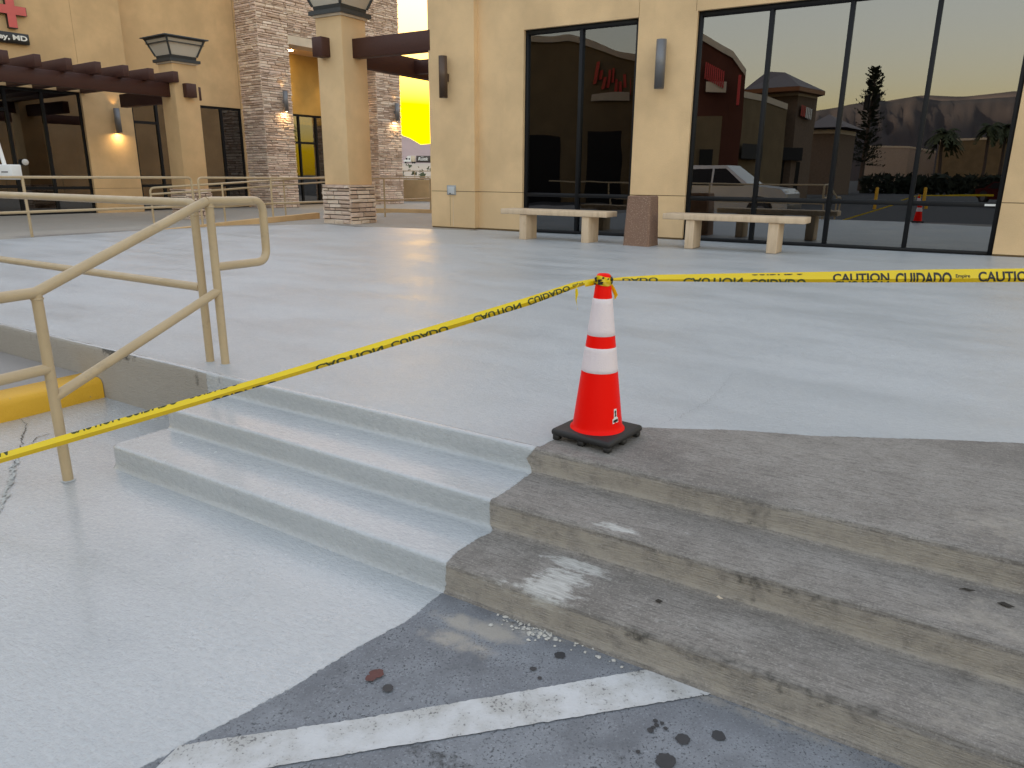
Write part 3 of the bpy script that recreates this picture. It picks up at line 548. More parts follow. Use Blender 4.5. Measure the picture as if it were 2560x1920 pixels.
q1 = onz(81, 594, ZP); q2 = onz(491, 567, ZP); u = (q2-q1); zt = above(53, 443, q1)[2]; q0 = q1-u*.9
rail('far left pipe railing at the edge of the coated plaza', [(q, q+UZ*(zt-ZP)) for q in (q0, q1)]+[(q2, q2+UZ*(zt-ZP-.05))],
    [('top_rail', [q0+UZ*(zt-ZP), q2+UZ*(zt-ZP), q2+UZ*.5], .10), ('mid_rail', [q0+UZ*.44, q2+UZ*.44], 0)], .024)
f = [onz(507.5, 566.6, ZP), onz(684.5, 555.5, ZP), onz(800, 549, ZP), onz(963, 541.5, ZP), onz(1077, 533, ZP)]; ht = zt-ZP
rail('far pipe railing running behind the big column to the tan shop', [(f[0], f[0]+UZ*(ht-.05))]+[(q, q+UZ*ht) for q in (f[1], f[3], f[4])],
    [('top_rail', [f[0]+UZ*.5, f[0]+UZ*ht]+[q+UZ*ht for q in f[1:]], .10), ('mid_rail', [q+UZ*.44 for q in f], 0)], .024)
g = [onz(385.5, 558, ZP), onz(564, 556, ZP), onz(715, 540, ZP), onz(850, 533, ZP)]; gt = [above(x, y, b)[2] for x, y, b in ((379, 470, g[0]), (557, 459, g[1]), (709, 449, g[2]), (850, 441, g[3]))]
gp = [np.array([b[0], b[1], z]) for b, z in zip(g, gt)]
rail('ramp handrail with two bars behind the far railing', [(g[0], gp[0]-UZ*.08)]+list(zip(g[1:], gp[1:])), [('top_rail', [g[0]+UZ*.4]+gp, .10), ('second_rail', [p-UZ*.14 for p in gp], 0), ('mid_rail', [b+UZ*.36 for b in g], 0)], .023)
# ramp kerbs
def kerbwall(label, bot, tops):
    m = MB(); B = [onz(x, y, ZP) for x, y in bot]; T = [above(x, y, b) for (x, y), b in zip(tops, B)]; V = []
    for i, (b, q) in enumerate(zip(B, T)):
        d = B[min(i+1, len(B)-1)]-B[max(i-1, 0)]; nn_ = np.array([-d[1], d[0], 0]); nn_ /= np.linalg.norm(nn_); nn_ *= .18*np.sign(nn_[1]); tt_ = b*np.array([1, 1, 0])+UZ*max(ZP+.004, q[2]); V += [b-UZ*.05, tt_, tt_+nn_, b-UZ*.3+nn_]
    m.add(V, [(i*4+j, i*4+(j+1) % 4, (i+1)*4+(j+1) % 4, (i+1)*4+j) for i in range(len(B)-1) for j in range(4)]); tag(m.build('ramp_kerb', MT['stucco2']), label, 'kerb')
kerbwall('low tan ramp kerb tapering out left of the big column', [(407, 575), (482, 570), (540, 565.8), (650, 560), (720, 552), (800, 546)], [(407, 574.4), (482, 566.6), (540, 559), (650, 546.5), (720, 540), (800, 531.5)])
kerbwall('low tan kerb across the passage right of the big column', [(900, 531), (940, 530.7), (1010, 532), (1120, 534)], [(900, 521), (940, 521.2), (1010, 522.5), (1120, 525)])

# ------------------------------------------------------------------ stone veneer
def stone_mesh(k):
    rs = random.Random(k); V = []
    for z in (0, 1):
        for x, y in ((0, 0), (1, 0), (1, 1), (0, 1)):
            V.append((x-.5+(rs.uniform(-.03, .03) if z else 0)+(.04*(1-2*x) if z else 0), y-.5+(rs.uniform(-.09, .09)+.10*(1-2*y) if z else 0), z*(1+rs.uniform(-.35, .35))))
    V.append((rs.uniform(-.2, .2), rs.uniform(-.15, .2), 1.25)); me = bpy.data.meshes.new('stone')
    me.from_pydata(V, [], [(0, 1, 5, 4), (1, 2, 6, 5), (2, 3, 7, 6), (3, 0, 4, 7), (4, 5, 8), (5, 6, 8), (6, 7, 8), (7, 4, 8)]); me.materials.append(MT[('stoneA', 'stoneB', 'stoneC', 'stoneB', 'stoneA', 'stoneA', 'stoneB', 'stoneA', 'stoneC')[k % 9]]); return me
STM = [stone_mesh(k) for k in range(18)]
def layout(w, z0, z1, rh, lw, seed, hole=None):
    rs = random.Random(seed); out = []; z = z0
    while z < z1-.02:
        h = min(rh*rs.choice((.55, .75, 1., 1.1, 1.35)), z1-z); x = -rs.uniform(0, lw)*.5
        while x < w:
            l = lw*rs.uniform(.45, 1.5); a, b = max(x, 0), min(x+l, w)
            if b-a > .03 and not (hole and hole(a, b, z, z+h)): out.append(((a+b)/2, z+h/2, b-a-.010, h-.012, rs.uniform(.018, .060)))
            x += l
        z += h
    return out
def stones(par, O, U, N, L, single):
    """L from layout(); O = lower corner, U along, N outwards. single: how many become objects of their own (nearest first)"""
    R_ = Matrix(((U[0], 0, N[0], 0), (U[1], 0, N[1], 0), (0, 1, 0, 0), (0, 0, 0, 1))); it = []
    for u, z, l, h, d in L: p = np.array(O)+np.array(U)*u; p = np.array([p[0], p[1], z]); it.append((np.linalg.norm(p-CAM), p, l, h, d))
    it.sort(key=lambda q: q[0]); m = {}
    for i, (_, p, l, h, d) in enumerate(it):
        me = random.choice(STM); MX = Matrix.Translation(tuple(p)) @ R_ @ Matrix.Diagonal((l, h, d, 1))
        if i < single: o = link('stone', me, None, par); o.matrix_basis = MX
        else:
            q = m.setdefault(me.materials[0].name, MB()); q.add([MX @ v.co for v in me.vertices], [tuple(f.vertices) for f in me.polygons])
    for k, q in m.items(): struct(q.build('stone_veneer', bpy.data.materials[k], par), 'stuff')
# ------------------------------------------------------------------ columns with lanterns
def lantern(t, c, U, V, z, w):
    def ring(k, zz): return [np.array([c[0], c[1], zz])+U*a*k/2+V*b*k/2 for a, b in ((-1, -1), (1, -1), (1, 1), (-1, 1))]
    def fr(name, mat, k0, za, k1, zb, par=t): m = MB(); m.prism(ring(k0, za), ring(k1, zb)); return m.build(name, mat, par)
    fr('trim', MT['cream'], w+.06, z, w+.10, z+.045); L_ = fr('lantern_base', MT['lantern'], w+.20, z+.046, w+.20, z+.13)
    fr('lantern_foot', MT['lantern'], w+.02, z+.131, w+.06, z+.23, L_); a, b = z+.231, z+.70; ka, kb = w+.06, w+.43
    K = lambda zz: ka+(kb-ka)*(zz-a)/(b-a)
    A_, B_ = ring(ka-.02, a), ring(kb-.02, b)
    for i in range(4):
        j = (i+1) % 4; n_ = np.cross(A_[j]-A_[i], B_[i]-A_[i]); n_ /= np.linalg.norm(n_); m = MB(); q = [A_[i], A_[j], B_[j], B_[i]]; m.prism([p-n_*.01 for p in q], q); m.build('lantern_panel', MT['frost'], L_)
        m = MB(); m.tube([ring(ka, a)[i], ring(kb, b)[i]], .032, 4); m.build('lantern_bar', MT['lantern'], L_)
    zr = a+(b-a)*.68; m = MB(); o_, i_ = ring(K(zr)+.10, zr), ring(K(zr)-.02, zr); 
    m.add(o_+i_+[p+UZ*.02 for p in o_]+[p+UZ*.02 for p in i_], [(i, (i+1) % 4, 4+(i+1) % 4, 4+i) for i in range(4)]+[(8+i, 12+i, 12+(i+1) % 4, 8+(i+1) % 4) for i in range(4)]+[(i, 8+i, 8+(i+1) % 4, (i+1) % 4) for i in range(4)]); m.build('lantern_ring', MT['lantern'], L_)
    fr('lantern_rim', MT['lantern'], kb+.02, b-.04, kb+.06, b, L_); fr('lantern_roof', MT['lantern'], kb+.20, b+.001, kb+.18, b+.03, L_); fr('lantern_cap', MT['lantern'], kb+.10, b+.031, .3, b+.12, L_)
def column(label, c, U, V, w, zf, zs, zt_, seed):
    t = thing('stucco_column', label, 'column', (c[0], c[1], zf), 'square columns topped by lanterns'); z3 = np.array([c[0], c[1], 0])
    m = MB(); m.box(z3, U, V, UZ, (-w/2, w/2), (-w/2, w/2), (zs+.012, zt_)); m.build('shaft', MT['stucco'] if seed == 1 else MT['stucco2'], t, .012)
    m = MB(); m.box(z3, U, V, UZ, (-w/2-.03, w/2+.03), (-w/2-.03, w/2+.03), (zf-.1, zs-.006)); m.build('core', MT['mortar'], t)
    for i, (u, n_) in enumerate(((U, -V), (V, U), (-U, V), (-V, -U))):
        k = w/2+.045; O = z3+n_*(w/2+.022)-u*k; stones(t, O, u, n_, layout(2*k, zf-.01, zs, .088, .33, seed*10+i), 200)
    m = MB(); m.box(z3, U, V, UZ, (-w/2-.055, w/2+.055), (-w/2-.055, w/2+.055), (zs-.005, zs+.011)); m.build('ledge', MT['stoneA'], t)
    lantern(t, c, U, V, zt_, w); return t
CW = .775
cor = np.array([-3.79, 17.34, 0]); C1 = cor-FE*CW/2-FN*CW/2; column('big square tan column with stone base standing nearest the passage', C1, FE, -FN, CW, ZP, 1.225, 4.80, 1)
cor2 = np.array([-10.16, 23.26, 0]); C2 = cor2-LM*CW/2+LB*CW/2; column('smaller looking lantern column on the left before the shop with the pergola', C2, LB, -LM, CW, float(floor_z(C2[0], C2[1])), .985, 4.62, 2)
# beams
def beam(label, pts_box, name='timber_beam', cat='beam'):
    m = MB(); m.box(*pts_box); return tag(m.build(name, MT['wood'], None, .008, 1), label, cat)
zb0, zb1 = 3.975, 4.37
beam('short brown beam stub through the front of the big column', (C1, FE, FN, UZ, (-.27, .02), (CW/2-.02, CW/2+.26), (zb0, zb1)))
c1s = C1@FE; beam('brown beam from the big column to the tan shop', (C1, FE, FN, UZ, (CW/2-.02, (SL+.05)-c1s), (-.17, .07), (zb0, zb1)))
beam('brown beam running back from the big column', (C1, FE, FN, UZ, (.06, .30), (-9.0, -CW/2+.02), (3.84, 4.27)))
for i in range(2): beam(('front', 'rear')[i]+' brown cross beam behind the passage beam', (C1, FE, FN, UZ, (.32, 4.2), (-2.4-1.9*i, -2.2-1.9*i), (3.90, 4.22)))
pc2 = (C2-LA)@LM; bc2 = (C2-LA)@LB; zq0 = lbz(423, 243, pc2)[1]; zq1 = lbz(423, 209, pc2)[1]
PG = thing('pergola', 'dark brown timber pergola of seven rafters over the left shop front', 'pergola', lpt(bc2-4, pc2, 0))
m = MB(); m.box(LA, LB, LM, UZ, (bc2-9, bc2-CW/2+.02), (pc2-.10, pc2+.12), (zq0, zq1)); m.build('main_beam', MT['wood'], PG, .01, 1)
m = MB(); m.box(LA, LB, LM, UZ, (bc2-.12, bc2+.10), (1.9, pc2-CW/2+.02), (zq0-.12, zq1-.10)); m.build('cross_beam', MT['wood'], PG, .01, 1)
m = MB(); m.box(LA, LB, LM, UZ, (bc2-.13, bc2+.19), (pc2+CW/2-.02, pc2+CW/2+.22), (zq0, zq1)); m.build('beam_stub', MT['wood'], PG, .01, 1)
m = MB(); m.box(LA, LB, LM, UZ, (bc2+CW/2-.02, bc2+CW/2+.25), (pc2-.1, pc2+.12), (zq0-.02, zq1-.02)); m.build('beam_stub', MT['wood'], PG, .01, 1)
pr_ = pc2+.55
for x, y in [(65, 415), (290, 442), (505, 470), (705, 490), (895, 510), (1070, 535), (1237, 547)]:
    b_, z_ = lbz(x/2.7656, y/2.7656, pr_); m = MB(); m.box(LA, LB, LM, UZ, (b_-.17, b_), (.02, pr_), (zq1+.002, zq1+.30)); m.build('rafter', MT['wood'], PG, .01, 1)
for k in (1, 2, 3): m = MB(); m.box(LA, LB, LM, UZ, (b_-7.4-k*1.25, b_-7.23-k*1.25), (.02, pr_), (zq1+.002, zq1+.30)); m.build('rafter', MT['wood'], PG, .01, 1)

# ------------------------------------------------------------------ left building
LBD = thing('medical_office_building', 'tan stucco office building on the left with stone clad entrance tower', 'building', lpt(2, -2, 0)); ZF = .0; TOP = 9.2
def lb(name, mat, b, p, z, par=None, bev=0): m = MB(); m.box(LA, LB, LM, UZ, b, p, z); return m.build(name, mat, par or LBD, bev, 1)
S2 = MT['stucco2']; HZ = 4.11; g0, g1 = .924, .936
lb('wall_panel', S2, (-.03, 1.66), (-.9, 0), (ZF-.3, g0)); lb('wall_panel', S2, (-.03, 1.66), (-.9, 0), (g1, HZ)); lb('score_groove', MT['groove'], (-.02, 1.65), (-.8, -.012), (g0-.01, g1+.01))
lb('wall_panel', S2, (-9, .008), (-.9, 0), (HZ+.001, TOP)); lb('wall_panel', S2, (.016, 1.66), (-.9, 0), (HZ+.001, TOP)); lb('seam_groove', MT['groove'], (-.1, .1), (-.8, -.012), (HZ+.02, TOP-.1))
lb('wall_panel', S2, (-14, -9.001), (-.9, 0), (ZF-.3, TOP))
PRC = -.6; WZ = 4.09; wb0, wb1 = 1.98, 6.62
lb('wall_panel', S2, (1.661, wb0), (-1.3, PRC), (ZF-.3, TOP)); lb('wall_panel', S2, (wb0+.001, 6.60), (-1.3, PRC), (WZ+.001, TOP)); lb('wall_panel', S2, (wb1, 6.72), (-1.3, PRC), (ZF-.3, TOP))
lb('seam_groove', MT['groove'], (6.602, 6.618), (-1.3, PRC-.012), (WZ+.001, TOP-.1))
lb('back_wall', S2, (-14, 15), (-9.2, -9), (ZF-.3, TOP)); lb('side_wall', S2, (-14.3, -14.001), (-9, 0), (ZF-.3, TOP)); lb('roof', MT['walk'], (-13.9, 14), (-8.99, -1.31), (TOP-.6, TOP-.5))
lb('interior_wall', MT['interior'], (-13.9, 6.6), (-4.2, -4.1), (ZF, 4.6)); lb('interior_floor', MT['walk'], (-13.9, 6.6), (-4.1, -.3), (ZF-.05, .03)); lb('interior_ceiling', MT['dark'], (-13.9, 6.6), (-4.1, -.95), (4.15, 4.25)); lb('interior_wall', MT['interior'], (1.7, 1.85), (-4.1, -1.0), (.03, 4.15)); lb('interior_wall', MT['interior'], (6.5, 6.6), (-4.1, -1.31), (.03, 4.15))
def lwin(label, b0, b1, z0_, z1_, p, muls, trans, doors=()):
    wd = thing('shopfront_window', label, 'window', lpt((b0+b1)/2, p-.1, z0_)); fw = .07
    def bar(nm, b, z, dp=0): lb(nm, MT['frame'], b, (p-.16, p-.06+dp), z, wd)
    bar('jamb', (b0, b0+fw), (z0_, z1_)); bar('jamb', (b1-fw, b1), (z0_, z1_)); bar('head', (b0+fw, b1-fw), (z1_-.09, z1_)); bar('sill', (b0+fw, b1-fw), (z0_, z0_+.10))
    ed = [b0+fw]+list(muls)+[b1-fw]
    for s in muls: bar('mullion', (s-.045, s+.045), (z0_+.10, z1_-.09), .012)
    for i in range(len(ed)-1):
        x0, x1 = ed[i]+(.045 if i else 0), ed[i+1]-(.045 if i < len(ed)-2 else 0); lv = [z0_+.10]+list(trans[i])+[z1_-.09]
        for z in trans[i]: bar('transom', (x0, x1), (z-.05, z+.05), .006)
        for k in range(len(lv)-1): lb('pane', MT['glass_left'], (x0, x1), (p-.115, p-.105), (lv[k]+(.05 if k else 0), lv[k+1]-(.05 if k < len(lv)-2 else 0)), wd)
    return wd
wa = lwin('black framed entrance glazing under the pergola on the left', -8.9, -.03, .05, HZ, -.06, [-6.2, -4.4, -2.35, -1.25], [(1.0,), (1.0,), (1.0, 3.4), (.95,), (.95,)])
lwin('dark window behind the lantern column on the left', wb0, wb1, .1, WZ, PRC, [2.95, 4.2, 5.70], [(1.0, 3.3), (1.0,), (1.0,), (1.0,)])
d_ = lpt(-2.18, -.05, 1.9); m = MB(); m.lathe(lpt(-2.1, -.05, 1.78)-UZ*0, [(.0, 0), (.10, 0), (.10, .02), (0, .02)], 16); 
for v in range(len(m.v)): x = np.array(m.v[v])-lpt(-2.1, -.05, 1.78); m.v[v] = tuple(lpt(-2.1, -.03, 1.78)+LB*x[0]+UZ*x[1]+LM*x[2])
m.build('door_badge', MT['white'], wa)
# entrance tower
TP = .8; tb0, tb1, tb2, tb3 = 6.70, 8.17, 13.05, 14.66; TT = 10.2; LZ0, LZ1 = lbz(580+372/2.7656, 300/2.7656, TP)[1], lbz(580+362/2.7656, 236/2.7656, TP)[1]
TW = thing('entrance_tower', 'stone veneer entrance tower portal behind the big column', 'tower', lpt(10.6, 0, 0))
tb_ = lambda nm, mt, b, p, z: lb(nm, mt, b, p, z, TW)
tb_('pier_core', MT['mortar'], (tb0+.03, tb1-.03), (-1.3, TP-.03), (-.2, TT)); tb_('pier_core', MT['mortar'], (tb2+.03, tb3-.03), (-1.3, TP-.03), (-.2, TT)); tb_('lintel_core', MT['mortar'], (tb1-.03, tb2+.03), (.1, TP-.03), (LZ1, TT))
tb_('lintel', MT['cream'], (tb1-.03, tb2+.03), (.0, TP+.02), (LZ0, LZ1-.001)); tb_('ceiling', MT['stucco'], (tb1-.03, tb2+.03), (-2.2, -.001), (LZ0+.05, LZ0+.2))
RB = -1.5; gz = lbz(580+430/2.7656, 787/2.7656, RB)[1]
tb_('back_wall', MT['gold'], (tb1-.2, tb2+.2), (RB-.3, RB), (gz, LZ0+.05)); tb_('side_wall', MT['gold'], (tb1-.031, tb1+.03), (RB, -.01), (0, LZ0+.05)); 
dr = lwin('glazed entrance doors in the stone tower reflecting a palm and the sunset', tb1+.031, tb2-.03, .06, gz, RB+.02, [tb1+1.05, tb1+2.1, tb1+3.1], [(1.0,), (2.9,), (2.9,), (1.0,)])
for i, (O, U_, N_, w_, z0_, z1_, k) in enumerate([(lpt(tb0, PRC-.2, 0), LM, -LB, TP-PRC+.2, .02, TT, 130), (lpt(tb0, TP, 0), LB, LM, tb1-tb0, .02, TT, 90), (lpt(tb2, TP, 0), LB, LM, tb3-tb2, .02, TT, 60), (lpt(tb2, PRC-.2, 0), LM, -LB, TP-PRC+.2, .02, LZ0, 0), (lpt(tb1, TP, 0), LB, LM, tb2-tb1, LZ1+.01, TT, 20)]):
    stones(TW, O-np.array(N_)*.03, U_, N_, layout(w_, z0_, z1_, .085, .42, 50+i), k)
m = MB(); c_ = lpt(9.4, -.7, LZ0+.049); m.lathe(c_, [(0, -.012), (.12, -.012), (.13, 0)], 20); dl = m.build('downlight', MT['warm'], TW)
for bb in (9.2, 12.3):
    l = bpy.data.lights.new('downlight_lamp', 'SPOT'); l.energy = 20; l.color = (1, .68, .30); l.spot_size = rad(95); l.spot_blend = .7; l.shadow_soft_size = .08; lo = bpy.data.objects.new('downlight_lamp', l); COL.objects.link(lo); setpar(lo, TW); lo.location = tuple(lpt(bb, -.75, LZ0+.0))
lg = 'lit cylinder wall lights'
sconce('wall_sconce', 'lit cylinder wall light on the left office pier', lpt(1.02, 0, 3.25), LM, LB, .83, .10, MT['sconce'], .7, lg)
bq, zq = lbz(580+350/2.7656, 703/2.7656, TP); sconce('wall_sconce', 'lit cylinder wall light on the left stone pier of the tower', lpt(bq, TP+.03, zq), LM, LB, .82, .10, MT['sconce'], .7, lg)
bq, zq = lbz(580+1120/2.7656, 778/2.7656, TP); sconce('wall_sconce', 'lit cylinder wall light on the right stone pier beside the passage', lpt(bq, TP+.03, zq), LM, LB, .82, .10, MT['sconce'], .7, lg)
# signs on the left wall
c6 = lambda x, y: (x/6.379, y/6.379)
bR, zA = lbz(*c6(405, 125), .12); _, zB = lbz(*c6(425, 268), .12); bv1, zb_ = lbz(*c6(285, 462), .12); bv0, _ = lbz(*c6(140, 445), .12); aw = bR-bv1; zmid = (zA+zB)/2
sg = thing('cross_sign', 'pink red medical cross sign high on the left office wall', 'sign', lpt((bv0+bv1)/2, .1, zmid)); ah = zmid-zb_
out = [(bv0, zb_), (bv1, zb_), (bv1, zB), (bR, zB), (bR, zA), (bv1, zA), (bv1, zA+(zB-zb_)), (bv0, zA+(zB-zb_)), (bv0, zA), (bv0-aw, zA), (bv0-aw, zB), (bv0, zB)]
m = MB(); m.prism([lpt(b, .02, z) for b, z in out], [lpt(b, .15, z) for b, z in out]); scs = m.build('sign_case', MT['black'], sg)
cx_, cz_ = (bv0+bv1)/2, zmid; ins = [(cx_+(b-cx_)*.965, cz_+(z-cz_)*.965) for b, z in out]; m = MB(); m.prism([lpt(b, .151, z) for b, z in ins], [lpt(b, .158, z) for b, z in ins]); m.build('sign_face', MT['red'], scs)
b1_, zt_ = lbz(*c6(452, 552), .14); _, zl_ = lbz(*c6(470, 722), .14); ns = thing('name_sign', 'black office sign with white letters ey, MD below the cross', 'sign', lpt(b1_-.6, .1, zl_)); sbx = lb('sign_box', MT['black'], (b1_-2.2, b1_), (.02, .16), (zl_, zt_), ns, .01)
tv, tf, ta = text_mesh('ey, MD', .035); x1 = lbz(*c6(436, 620), .165)[0]; th_ = (zt_-zl_)*.62; bl_ = x1-lbz(*c6(-22, 600), .165)[0]
m = MB(); m.add([lpt(x1-bl_*(1-p[0]), .166, zl_+(zt_-zl_)*.16+p[1]*th_) for p in tv], tf); m.build('lettering', MT['signtext'], sbx)
# white box on a bent pipe at the left edge
q = onz(60, 596, ZP); q = q-u/np.linalg.norm(u)*.2; k1 = above(24, 430, q+LM*-1.2); bxt = thing('utility_box', 'small white box on a bent white pipe behind the far left railing', 'box', (k1[0]-.5, k1[1]-.4, ZP)); dr_ = np.array([.93, -.36, 0]); dn_ = np.array([-.36, -.93, 0])
m = MB(); m.box(k1, dr_, dn_, UZ, (-.26, .19), (-.1, .1), (-.13, .13)); m.build('box', MT['white'], bxt, .015)
m = MB(); m.box(k1, dr_, dn_, UZ, (-.07, .10), (.1005, .103), (-.012, .012)); m.build('mark', MT['sconce'], bxt)
m = MB(); m.tube(arc([k1+UZ*.12-dr_*.1, k1+UZ*.62-dr_*.2, k1+UZ*1.25-dr_*.42, k1+UZ*1.3-dr_*1.0, k1*np.array([1, 1, 0])-dr_*1.0+UZ*ZP], .3), .035, 10); m.build('pipe', MT['white'], bxt)

# ------------------------------------------------------------------ traffic cone
cl, cf, cr = onz(1383, 1094, ZP+.012), onz(1533, 1133, ZP+.012), onz(1599, 1082, ZP+.012); CC = (cl+cr)/2; CC[2] = ZP
ux = (cf-cl); side = (np.linalg.norm(cf-cl)+np.linalg.norm(cr-cf))/2; ux /= np.linalg.norm(ux); ux[2] = 0; uy = np.array([-ux[1], ux[0], 0])
print('CONE side', side); CN = thing('traffic_cone', 'red traffic cone with two white collars on the step edge', 'traffic cone', CC)
vd = np.array([CC[0], CC[1], 0])/np.hypot(CC[0], CC[1])
m = MB(); m.box(CC, ux, uy, UZ, (-side/2, side/2), (-side/2, side/2), (.022, .052)); m.build('base', MT['rubber'], CN, .013, 3)
m = MB(); m.box(CC, ux, uy, UZ, (-side/2+.02, side/2-.02), (-side/2+.02, side/2-.02), (.0555, .0585)); 
for a in (-1, 0, 1):
    for b in (-1, 0, 1):
        if a or b: m = MB(); m.box(CC, ux, uy, UZ, (a*(side/2-.022)-.016, a*(side/2-.022)+.016), (b*(side/2-.022)-.016, b*(side/2-.022)+.016), (0, .026)); m.build('foot', MT['rubber'], CN, .005, 1)
zc_ = lambda y, r: above(1505, y, CC-vd*r)[2]-ZP
HT = .722; rb, rt = .109, .027
def rz(z): return rb+(rt-rb)*(z-.06)/(HT-.06)
m = MB(); m.lathe(CC, [(.120, .050), (.119, .055), (.112, .060), (rb, .066)]+[(rz(z), z) for z in np.linspace(.075, HT-.004, 24)]+[(rt-.004, HT), (rt-.009, HT-.002), (rt-.008, HT-.10)], 56); cb_ = m.build('cone_body', MT['cone'], CN)
for a, b in ((749, 844.5), (871, 935)):
    z1_, z0_ = zc_(a, .05), zc_(b, .07); m = MB(); m.lathe(CC, [(rz(z0_)+.0005, z0_)]+[(rz(z)+.0016, z) for z in np.linspace(z0_+.001, z1_-.001, 8)]+[(rz(z1_)+.0005, z1_)], 56); m.build('reflective_collar', MT['collar'], cb_)
# sticker near the foot, right of centre
sa = math.atan2(-vd[1], -vd[0])+rad(47); m = MB(); V = []
def cs(a, z, off): r = rz(z)+off; return CC+np.array([math.cos(sa+a)*r, math.sin(sa+a)*r, z])
for L_, mt, off in (([(-.16, .095), (.17, .098), (.17, .118), (.10, .122), (.10, .158), (-.06, .158), (-.08, .120), (-.16, .114)], MT['white'], .0012), ([(-.12, .100), (.14, .102), (.14, .114), (-.12, .110)], MT['ink'], .002), ([(-.04, .124), (.07, .126), (.04, .136), (.07, .148), (.0, .153), (-.04, .146), (-.01, .136)], MT['ink'], .002)):
    m = MB(); m.add([cs(a, z, off) for a, z in L_], [tuple(range(len(L_)))]); m.build('sticker', mt, cb_)
# ------------------------------------------------------------------ caution tape
def gpath(L, dep):
    """pixels and forward depth to a polyline in space"""
    out = []
    for (x, y), d in zip(L, dep): r_ = ray(x, y); out.append(CAM+r_*(d/r_[1]))
    return out
TKN = above(1507, 699, CC)
def ribbon(label, px, dep, widths, tiltv, groups, name='caution_tape', fold=.42):
    P = gpath(px, dep); xs = [p[0] for p in px]
    def at(x): return np.array([np.interp(x, xs, [p[i] for p in P]) for i in range(3)])
    def wv(x): return np.interp(x, xs, widths)
    X = np.linspace(xs[0], xs[-1], 220); t = thing(name, label, 'tape', at(xs[0] if abs(xs[0]-1500) > 300 else xs[-1]), 'yellow caution tape strung from the cone')
    def frame(x):
        a = at(x-4); b = at(x+4); d = (b-a)/np.linalg.norm(b-a); o = at(x)-CAM; o /= np.linalg.norm(o); w = np.cross(o, d); w /= np.linalg.norm(w); w *= np.sign(w[2]); n_ = np.cross(d, w); n_ *= -np.sign(n_@o); return d, w, n_
    def surf(x, v, off=0.):                                # v in 0..1 from lower to upper edge; two facets meeting at the fold
        d, w, n_ = frame(x); W_ = wv(x); c = at(x); k = tiltv; rip = .0018*math.sin(x*.055)+.0012*math.sin(x*.021+1)
        h = (fold-v)*W_ if v < fold else (v-fold)*W_
        return c+w*(v-.5)*W_-n_*(h*(.55 if v > fold else .35)*k)+n_*(off+rip)
    folds = []
    for nm, mt, va, vb in (('lower_fold', MT['tape_shade'], 0, fold), ('upper_fold', MT['tape'], fold, 1)):
        m = MB(); vs = np.linspace(va, vb, 4); V = [surf(x, v) for x in X for v in vs]; m.add(V, [(i*4+j, i*4+j+1, (i+1)*4+j+1, (i+1)*4+j) for i in range(len(X)-1) for j in range(3)], True)
        V2 = [surf(x, v, -.0012) for x in X for v in vs]; m.add(V2, [(i*4+j, (i+1)*4+j, (i+1)*4+j+1, i*4+j+1) for i in range(len(X)-1) for j in range(3)], True); folds.append(m.build(nm, mt, t))
    for body, x0, x1, v0, v1, c0_, c1_, flip, mt, bold in groups:
        """body spans x0..x1; its full letter box spans v0..v1 on the ribbon; only c0..c1 of the ribbon shows"""
        tv, tf, _ = text_mesh(body, bold)
        if flip: tv = np.stack([tv[:, 0], 1-tv[:, 1]], 1); tf = [q[::-1] for q in tf]
        tv = np.stack([tv[:, 0], v0+tv[:, 1]*(v1-v0)], 1); tv, tf = clip2(tv, tf, c0_, c1_)
        if c0_ < fold < c1_:
            a_ = clip2(tv, tf, c0_, fold); b_ = clip2(tv, tf, fold, c1_); parts_ = [a_, b_]
        else: parts_ = [(tv, tf)]
        m = MB()
        for tv, tf in parts_:
            if len(tv): m.add([surf(x0+(x1-x0)*p[0], p[1], .0009) for p in tv], tf)
        if m.f: m.build('lettering', mt, folds[0 if c1_ <= fold+.4 and flip else 1])
    return t
I1, I2 = MT['ink'], MT['ink2']; BW = .028
lx = [(-260, 1222), (0, 1146), (339, 1047), (678, 947), (1017, 845), (1322, 753), (1440, 712), (1492, 699)]
ldep = [3.0, 3.02, 3.03, 3.05, 3.06, 3.065, 3.065, 3.062]
CT, CD = 'CAUTION', 'CUIDADO'
LG = [(CT, 787, 957, -.28, .50, 0, .58, True, I2, BW), (CD, 976, 1119, -.22, .56, 0, .62, True, I2, BW), (CT, 1183, 1302, -.12, .66, 0, .7, True, I2, BW), (CD, 1319, 1424, -.05, .80, 0, .85, True, I2, BW),
      (CD, 522, 690, -.62, .16, 0, .2, True, I1, BW), (CT, 174, 300, .80, 1.85, .78, .995, False, I2, BW), (CD, 312, 445, .82, 1.85, .8, .995, False, I2, BW), (CT, -130, 20, .62, 1.65, .6, .995, False, I2, BW), (CD, 470, 600, .90, 1.85, .9, .998, False, I1, BW), ('Empire', 1432, 1458, .3, .8, 0, 1, True, I2, .02)]
ribbon('yellow caution tape from the cone down across the stair rail to the left', lx, ldep, [.044, .043, .042, .036, .037, .036, .026, .012], 1., LG)
rx = [(1524, 699), (1560, 697), (1652, 695), (1860, 694), (2082, 692.5), (2320, 690), (2560, 688), (2760, 686)]
rdep = [3.07, 3.06, 3.05, 3.02, 2.98, 2.94, 2.90, 2.87]
